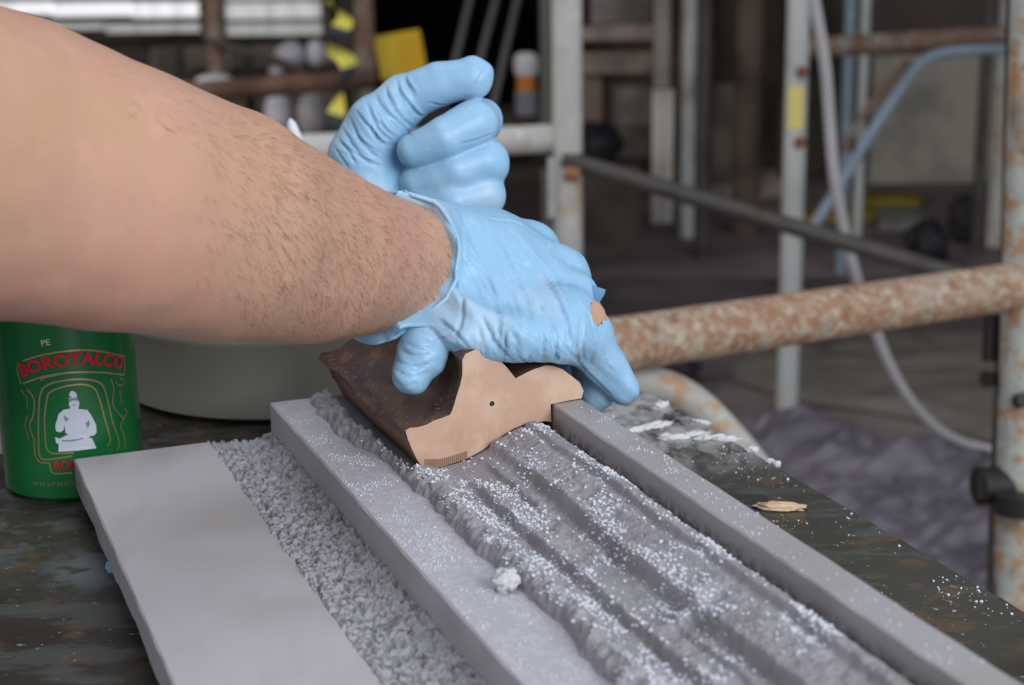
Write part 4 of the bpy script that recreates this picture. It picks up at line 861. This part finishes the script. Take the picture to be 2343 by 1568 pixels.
# white cable
cp = [(1852, -60, 2.75), (1868, 30, 2.78), (1888, 150, 2.82), (1897, 260, 2.86), (1908, 400, 2.9), (1930, 520, 2.95), (1962, 645, 3.0), (1995, 735, 3.05), (2035, 835, 3.1), (2085, 920, 3.16), (2150, 985, 3.25)]
P_ = [at(*p_) for p_ in cp]; e_ = onz(2230, 1022, .045); P_.append(e_); P_.append(onz(2330, 1040, .03))
P_ = [P_[0]+(P_[0]-P_[1])*6]+P_
m = MB(); m.tube(bez(P_, 8), .0098, 14); tag(m.build('hanging_cable', flat('white_cable', (170, 167, 166), .5), None, True), 'long white cable hanging down to the floor at the right', 'cable')

# ------------------------------------------------------------------ floor sheets and clutter
def sheet(name, corners, nx, ny, hfn, mat, label, cat, kind=None):
    c = [np.array(onz(x, y, 0.0)) for x, y in corners]; s_, t_ = np.meshgrid(np.linspace(0, 1, nx), np.linspace(0, 1, ny), indexing='ij'); s3, t3 = s_[..., None], t_[..., None]
    P_ = c[0]*(1-s3)*(1-t3)+c[1]*s3*(1-t3)+c[2]*s3*t3+c[3]*(1-s3)*t3
    jit = .04*perlin(P_[..., 0]*3, P_[..., 1]*3, 5); P_[..., 0] += jit; P_[..., 1] += jit
    h = hfn(P_[..., 0], P_[..., 1], s_, t_); ed = np.minimum(np.minimum(s_, 1-s_), np.minimum(t_, 1-t_)); P_[..., 2] = .006+h*sst(ed, 0, .08)
    return tag(link_mesh(name, P_.reshape(-1, 3), gridfaces(nx, ny)[:, ::-1], mat), label, cat, kind=kind)
PLAST = Mat('purple_grey_plastic', (104, 97, 104), .36, .5).spots((74, 68, 74), 3.5, .45, .62, .7, detail=4).spots((140, 133, 140), 9, .6, .75, .5, detail=5, loc=(2, 2, 2)).bump(30, .004, .5, detail=4).m
TANS = Mat('brown_grey_cloth', (104, 97, 88), .85, .2).spots((86, 79, 72), 3, .4, .7, .7).bump(20, .01, .5).m
GRYS = Mat('dim_grey_sheet', (92, 84, 86), .6, .3).spots((60, 52, 56), 3, .4, .7, .7).bump(20, .006, .5).m
fold = lambda x, y, s_, t_: .075*np.abs(fbm(x*2.0+y*1.6, y*4.2-x*3.0, 3, 4, .55))+.05*sst(perlin(x*1.6, y*2.6, 7), 0, .6)+.012
sheet('plastic_sheet', [(1330, 960), (2420, 1060), (2600, 1700), (1500, 1700)], 260, 220, fold, PLAST, 'crumpled purple-grey plastic sheeting covering the floor at lower right', 'plastic sheet')
sheet('dust_cloth', [(1480, 800), (2480, 740), (2560, 1080), (1850, 930)], 120, 80, lambda x, y, s_, t_: .02+.03*np.abs(fbm(x*2.5, y*3, 6, 3)), TANS, 'brownish grey cloth lying on the floor beyond the plastic sheeting', 'cloth')
sheet('floor_sheet', [(1150, 640), (2380, 640), (2500, 820), (1200, 900)], 120, 60, lambda x, y, s_, t_: .015+.03*np.abs(fbm(x*2, y*3, 9, 3)), GRYS, 'dim grey sheet on the floor beneath the thick rusty rail', 'plastic sheet')
sheet('pale_cloth', [(1560, 432), (1785, 427), (1820, 452), (1610, 474)], 40, 30, lambda x, y, s_, t_: .05+.05*np.abs(fbm(x*3, y*3, 2, 3)), flat('pale_cloth', (158, 142, 134), .8, .2, .2), 'pale crumpled cloth on the far floor left of the grey post', 'cloth')
sheet('pale_cloth', [(1990, 500), (2105, 502), (2125, 532), (2010, 532)], 30, 20, lambda x, y, s_, t_: .03+.03*np.abs(fbm(x*3, y*3, 4, 3)), flat('grey_cloth', (128, 126, 120), .8, .2, .2), 'small grey cloth on the far floor right of the white cable', 'cloth')
YEL = flat('ochre_board', (150, 126, 44), .7, .3, .2)
for (x, y, w_, a, lab) in ((1590, 384, .20, .1, 'yellow plank lying on the floor below the white board'), (1900, 492, .21, .12, 'yellow plank on the floor left of the white cable'), (2030, 456, .13, -.3, 'yellow plank on the floor right of the white cable')):
    c = onz(x, y, .018); m = MB(); ca, sa = math.cos(a), math.sin(a); m.box(c, (w_*ca, w_*sa, 0), (-.07*sa, .07*ca, 0), (0, 0, .014)); o = m.build('floor_plank', YEL); tag(o, lab, 'plank')
c = at(1364, 330, 5.6); lump('black_sack', c, .085, .09, .075, flat('black_sack', (24, 24, 28), .6), 21, 'black sack leaning behind the pale scaffold post', 'sack', .2, rot=.4)
m = MB(); zz = (c[2]-.068)/2; m.box((c[0]+.02, c[1], zz), (.12, 0, 0), (0, .10, 0), (0, 0, zz)); tag(m.build('low_crate', flat('brown_crate', (92, 80, 70), .9, .2, .2, scale=5)), 'brown crate under the black sack, behind the pale scaffold post', 'crate')
lump('dark_bundle', onz(2205, 500, .08), .05, .06, .08, flat('black_bundle', (52, 48, 52), .6), 23, 'dark bundle on the floor under the olive wall panel', 'bundle', .3)
lump('dark_bundle', onz(2120, 560, .07), .06, .06, .08, flat('black_bundle', (30, 28, 32), .6), 24, 'small dark bundle on the floor between cable and near post', 'bundle', .3)
lump('dark_bundle', onz(1480, 850, .05), .12, .09, .06, flat('black_bundle2', (40, 36, 40), .6), 25, 'low dark bundle on the sheeting behind the near brace', 'bundle', .3)
# white-topped bottle with orange band
b = at(1205, 262, 4.9); sb = empty('spray_bottle', b, 'small bottle with white top and orange middle, far behind the fist', 'bottle')
m = MB(); m.lathe([(0, 0), (.034, 0), (.034, .07), (.0, .07)], b, 24); m.build('bottle_base', flat('grey_base', (110, 112, 116), .5), sb, True)
m = MB(); m.lathe([(0, .07), (.028, .07), (.028, .115), (0, .115)], b, 24); m.build('orange_band', flat('orange_band', (176, 112, 40), .6), sb, True)
m = MB(); m.lathe([(0, .115), (.030, .115), (.036, .13), (.036, .165), (.022, .18), (0, .18)], b, 24); m.build('bottle_cap', flat('white_top', (196, 190, 190), .5), sb, True)
sh = at(1205, 262, 4.9); m = MB(); 
for z_ in (sh[2]-.012, .35):
    m.box((sh[0]-.02, sh[1]+.1, z_), (.17, 0, 0), (0, .16, 0), (0, 0, .012))
for dx in (-.18, .15):
    for dy in (-.04, .24): m.box((sh[0]+dx, sh[1]+dy, (sh[2]-.012)/2), (.012, 0, 0), (0, .012, 0), (0, 0, (sh[2]-.012)/2))
tag(m.build('small_stand', flat('dark_stand', (50, 42, 36), .8)), 'low dark shelf stand carrying the white-topped bottle', 'stand')
# leaning sticks in the doorway
for i, (x0, y0, x1, y1) in enumerate(((1082, -30, 1032, 180), (1142, -30, 1078, 215), (1190, -30, 1140, 190))):
    a, b = at(x0, y0, 6.3), at(x1, y1, 6.0); c = to_floor(a, b); m = MB(); m.tube([a+(a-b)*1.2, c], .013, 12)
    tag(m.build('leaning_pole', flat('grey_pole', (120, 116, 112), .7), None, True), ('grey pole leaning in the dark doorway, leftmost of three', 'grey pole leaning in the dark doorway, middle of three', 'grey pole leaning in the dark doorway, rightmost of three')[i], 'pole', 'poles leaning in the doorway')
# yellow box on a stand
b = at(918, 132, 4.05); yb = empty('yellow_box', b, 'bright yellow plastic box above the gloved thumb', 'box')
m = MB(); ca, sa = math.cos(.16), math.sin(.16); R1 = _R*ca+np.array([0, 0, 1])*sa; U1_ = -_R*sa+np.array([0, 0, 1])*ca
Y1 = flat('yellow_plastic', (206, 172, 28), .45, .4, .12)
for s_, h_ in ((-1, 0), (1, 0)): m.box(b+R1*.054*s_, R1*.003, _F*.04, U1_*.052)
m.box(b-U1_*.050, R1*.056, _F*.04, U1_*.003); m.box(b-_F*.04, R1*.056, _F*.003, U1_*.052); m.box(b+_F*.04, R1*.056, _F*.003, U1_*.052); m.build('box_shell', Y1, yb)
m = MB(); m.box(b+R1*.028-_F*.0435, R1*.027, _F*.0008, U1_*.046); m.build('side_panel', flat('darker_yellow', (184, 142, 20), .5), yb)
m = MB(); m.box((b[0]+.03, b[1]+.05, (b[2]-.066)/2), (.07, 0, 0), (0, .07, 0), (0, 0, (b[2]-.066)/2)); tag(m.build('crate_stack', flat('dark_crate', (46, 40, 34), .9)), 'dark crate stack under the yellow box', 'crate')
# hazard tape: alternating coloured lengths of one twisted ribbon
tp_ = bez([at(x, y, d) for x, y, d in ((768, -60, 3.9), (752, 0, 3.9), (790, 40, 3.92), (762, 85, 3.9), (752, 110, 3.9), (795, 140, 3.9), (788, 200, 3.9), (772, 250, 3.88), (760, 300, 3.86))], 8)
ht = empty('hazard_tape', tp_[0], 'yellow and black hazard tape hanging beside the bright shutters', 'tape')
for k, (i0, i1, mt) in enumerate(((0, 8, 'b'), (8, 20, 'y'), (20, 30, 'b'), (30, 42, 'y'), (42, 50, 'b'), (50, 58, 'y'), (58, 64, 'b'))):
    m = MB(); vs = []
    for i in range(i0, min(i1, len(tp_)-1)+1):
        A = i*.16; s_ = (_R*math.cos(A)+_F*math.sin(A))*.021+np.array([0, 0, 1])*.006; vs += [tp_[i]-s_, tp_[i]+s_, tp_[i]-s_+_F*.001, tp_[i]+s_+_F*.001]
    n = len(vs)//4; m.add(vs, [q for i in range(n-1) for q in ((4*i, 4*i+1, 4*i+5, 4*i+4), (4*i+2, 4*i+6, 4*i+7, 4*i+3))]); m.build('tape_stripe', flat('tape_yellow', (206, 196, 84), .5) if mt == 'y' else flat('tape_black', (56, 60, 66), .5), ht)
# pale bags on shelves at left
BAG = flat('white_bag', (206, 200, 208), .7, .3, .15)
for i, (x, y, d, rx, rz, lab) in enumerate(((664, 128, 4.9, .045, .042, 'pale bag on the upper shelf under the shutters, left of two'), (722, 124, 4.9, .028, .045, 'pale bag on the upper shelf under the shutters, right of two'), (634, 162, 4.8, .022, .017, 'small pale bag just above the brown rusted rail'), (636, 255, 4.6, .038, .064, 'pale upright bag below the brown rail, left of two'), (712, 262, 4.6, .040, .068, 'grey upright bag below the brown rail, right of two'), (490, 185, 4.6, .052, .018, 'low pale bag above the forearm, left of the rail'), (512, 140, 4.9, .022, .045, 'dim narrow pale bag under the left shutter post'))):
    c = at(x, y, d); lump('paper_bag', c, rx, .05, rz, BAG if i not in (4, 6) else flat('grey_bag', (172, 166, 164), .7, .3, .15), 31+i, lab, 'bag', .12, fr=1.3, sub=3)
DKS = flat('dark_shelving', (58, 50, 44), .8, .3, .3, scale=3)
ra = empty('storage_rack', at(600, 250, 5.2)*np.array([1, 1, 0]), 'dark storage rack behind the forearm holding pale bags', 'rack')
for (x0, y0, x1, y1, d) in ((380, 320, 800, 318, 4.85), (430, 172, 800, 166, 4.95)):
    a, b = at(x0, y0, d), at(x1, y1, d); m = MB(); m.box((a+b)/2, (b-a)/2, (0, .16, 0), (0, 0, .008)); m.build('shelf_board', DKS, ra)
for x in (560, 700, 400, 790):
    a = at(x, 200, 4.95); m = MB(); zt_ = at(x, 104, 4.95)[2]/2; m.box((a[0], a[1]+.10, zt_), (.012, 0, 0), (0, .012, 0), (0, 0, zt_)); m.build('rack_post', DKS, ra)
a, b = at(380, 200, 5.6), at(800, 200, 5.6); m = MB(); m.box((a+b)/2*np.array([1, 1, 0])+np.array([0, 0, at(600, 100, 5.6)[2]/2]), (b-a)/2*np.array([1, 1, 0])*1.15, (0, .01, 0), (0, 0, at(600, 100, 5.6)[2]/2)); m.build('rack_back', flat('rack_back', (92, 84, 74), .9, .2, .3, scale=5), ra)

# shutters / translucent sheets, top left; their brightness is added as emission
SHY = 6.965
def xy_at(x, y, Y=SHY): q = ray(x, y); return CAM+q*((Y-CAM[1])/q[1])
sh_ = empty('shutter_1', xy_at(370, 60), None); sh_['kind'] = 'structure'
def lit(name, col, e):
    m = Mat(name, col, .5, .3); m.spots(tuple(int(c*.8) for c in col), 6, .45, .7, .6, stretch=(3, 1, 1)); m.L.new(m.c, m.b.inputs['Emission Color']); m.b.inputs['Emission Strength'].default_value = e; return m.m
L1, L2, L3 = lit('glowing_slat', (236, 236, 240), .75), lit('glowing_lower_slat', (190, 190, 186), .38), lit('glowing_right_slat', (206, 204, 204), .55)
for (x0, x1, y0, y1, mt) in ((-260, 118, 4, 38, L1), (122, 300, 4, 38, L1), (304, 463, 4, 40, L1), (-260, 240, 52, 74, L2), (244, 463, 52, 76, L2), (510, 742, 4, 44, L3), (510, 742, 50, 82, L2), (-260, 463, -60, 0, L2), (510, 742, -60, 0, L2)):
    a, b = xy_at(x0, y1), xy_at(x1, y0); m = MB(); zc = (a[2]+b[2])/2; hz = abs(b[2]-a[2])/2; n = 5; vs = []
    m.box(((a[0]+b[0])/2, SHY, zc), (abs(b[0]-a[0])/2, 0, 0), (0, .012, 0), (0, 0, hz)); m.build('pane', mt, sh_)
FRM = flat('shutter_bar', (92, 84, 70), .8, .2, .2)
for (x0, x1, y0, y1) in ((-260, 470, 40, 52), (510, 742, 44, 50), (463, 512, -60, 90), (740, 752, -60, 90), (-260, 760, 84, 98)):
    a, b = xy_at(x0, y1), xy_at(x1, y0); m = MB(); m.box(((a[0]+b[0])/2, SHY-.01, (a[2]+b[2])/2), (abs(b[0]-a[0])/2, 0, 0), (0, .03, 0), (0, 0, abs(b[2]-a[2])/2)); m.build('shutter_frame', FRM, sh_)
# boards, panels and rack at centre and right
def panel(name, x0, x1, y0, y1, Y, mat, label, cat, thick=.02, parent=None, down=False):
    a, b = xy_at(x0, y1, Y), xy_at(x1, y0, Y); z0 = 0.0 if down else a[2]; m = MB(); m.box(((a[0]+b[0])/2, Y, (z0+b[2])/2), (abs(b[0]-a[0])/2, 0, 0), (0, thick, 0), (0, 0, (b[2]-z0)/2)); o = m.build(name, mat, parent)
    return tag(o, label, cat)
pm = lambda n, c, v=.25: flat(n, c, .85, .2, v, scale=4)
panel('wall_panel', 1985, 2420, 120, 425, 6.7, Mat('olive_panel', (164, 157, 142), .85, .2).spots((120, 116, 103), 4, .45, .65, .7, detail=5).spots((150, 144, 130), 6, .6, .75, .5, loc=(3, 3, 3)).m, 'mottled olive-grey wall panel at the far right', 'panel', down=True)
panel('wall_panel', 1628, 1690, 190, 400, 6.3, pm('dim_panel', (112, 104, 90)), 'dim olive panel between the white board and the thick brown upright', 'panel', down=True)
rk = empty('timber_rack', xy_at(1420, 200, 6.0)*np.array([1, 1, 0]), 'brown timber rack with pale boards right of the pale scaffold post', 'rack')
for (x0, x1, y0, y1, Y, c, nm) in ((1345, 1490, -60, 52, 6.1, (112, 104, 96), 'back_board'), (1328, 1495, 55, 92, 6.0, (126, 112, 104), 'shelf_board'), (1328, 1500, 118, 168, 6.0, (112, 98, 90), 'shelf_board'), (1330, 1375, 168, 330, 6.05, (94, 82, 74), 'side_board'), (1400, 1500, 192, 285, 6.1, (104, 98, 90), 'back_board'), (1330, 1500, 285, 360, 6.05, (86, 76, 68), 'back_board'), (1372, 1400, 150, 300, 6.06, (50, 36, 28), 'upright_board')):
    panel(nm, x0, x1, y0, y1, Y, flat(nm+'_wood', tuple(min(250, int(k_*1.3)) for k_ in c), .85, .2, .2), None, None, .015, rk)
panel('white_board', 1492, 1540, 205, 385, 5.9, pm('white_board', (232, 224, 212), .1), 'narrow white board standing right of the timber rack', 'board', down=True)
panel('white_board', 1496, 1532, -60, 200, 5.95, pm('pale_board', (176, 168, 158), .15), 'narrow pale board above the white board', 'board')
panel('dark_hanging', 1640, 1790, -80, 380, 6.6, pm('dark_cloth', (62, 52, 46)), 'dark brown hanging cloth behind the grey scaffold post', 'cloth', down=True)
panel('dark_hanging', 1326, 1352, -80, 60, 5.9, pm('dark_red_cloth', (50, 32, 32)), 'narrow dark red cloth hanging right of the pale scaffold post', 'cloth')
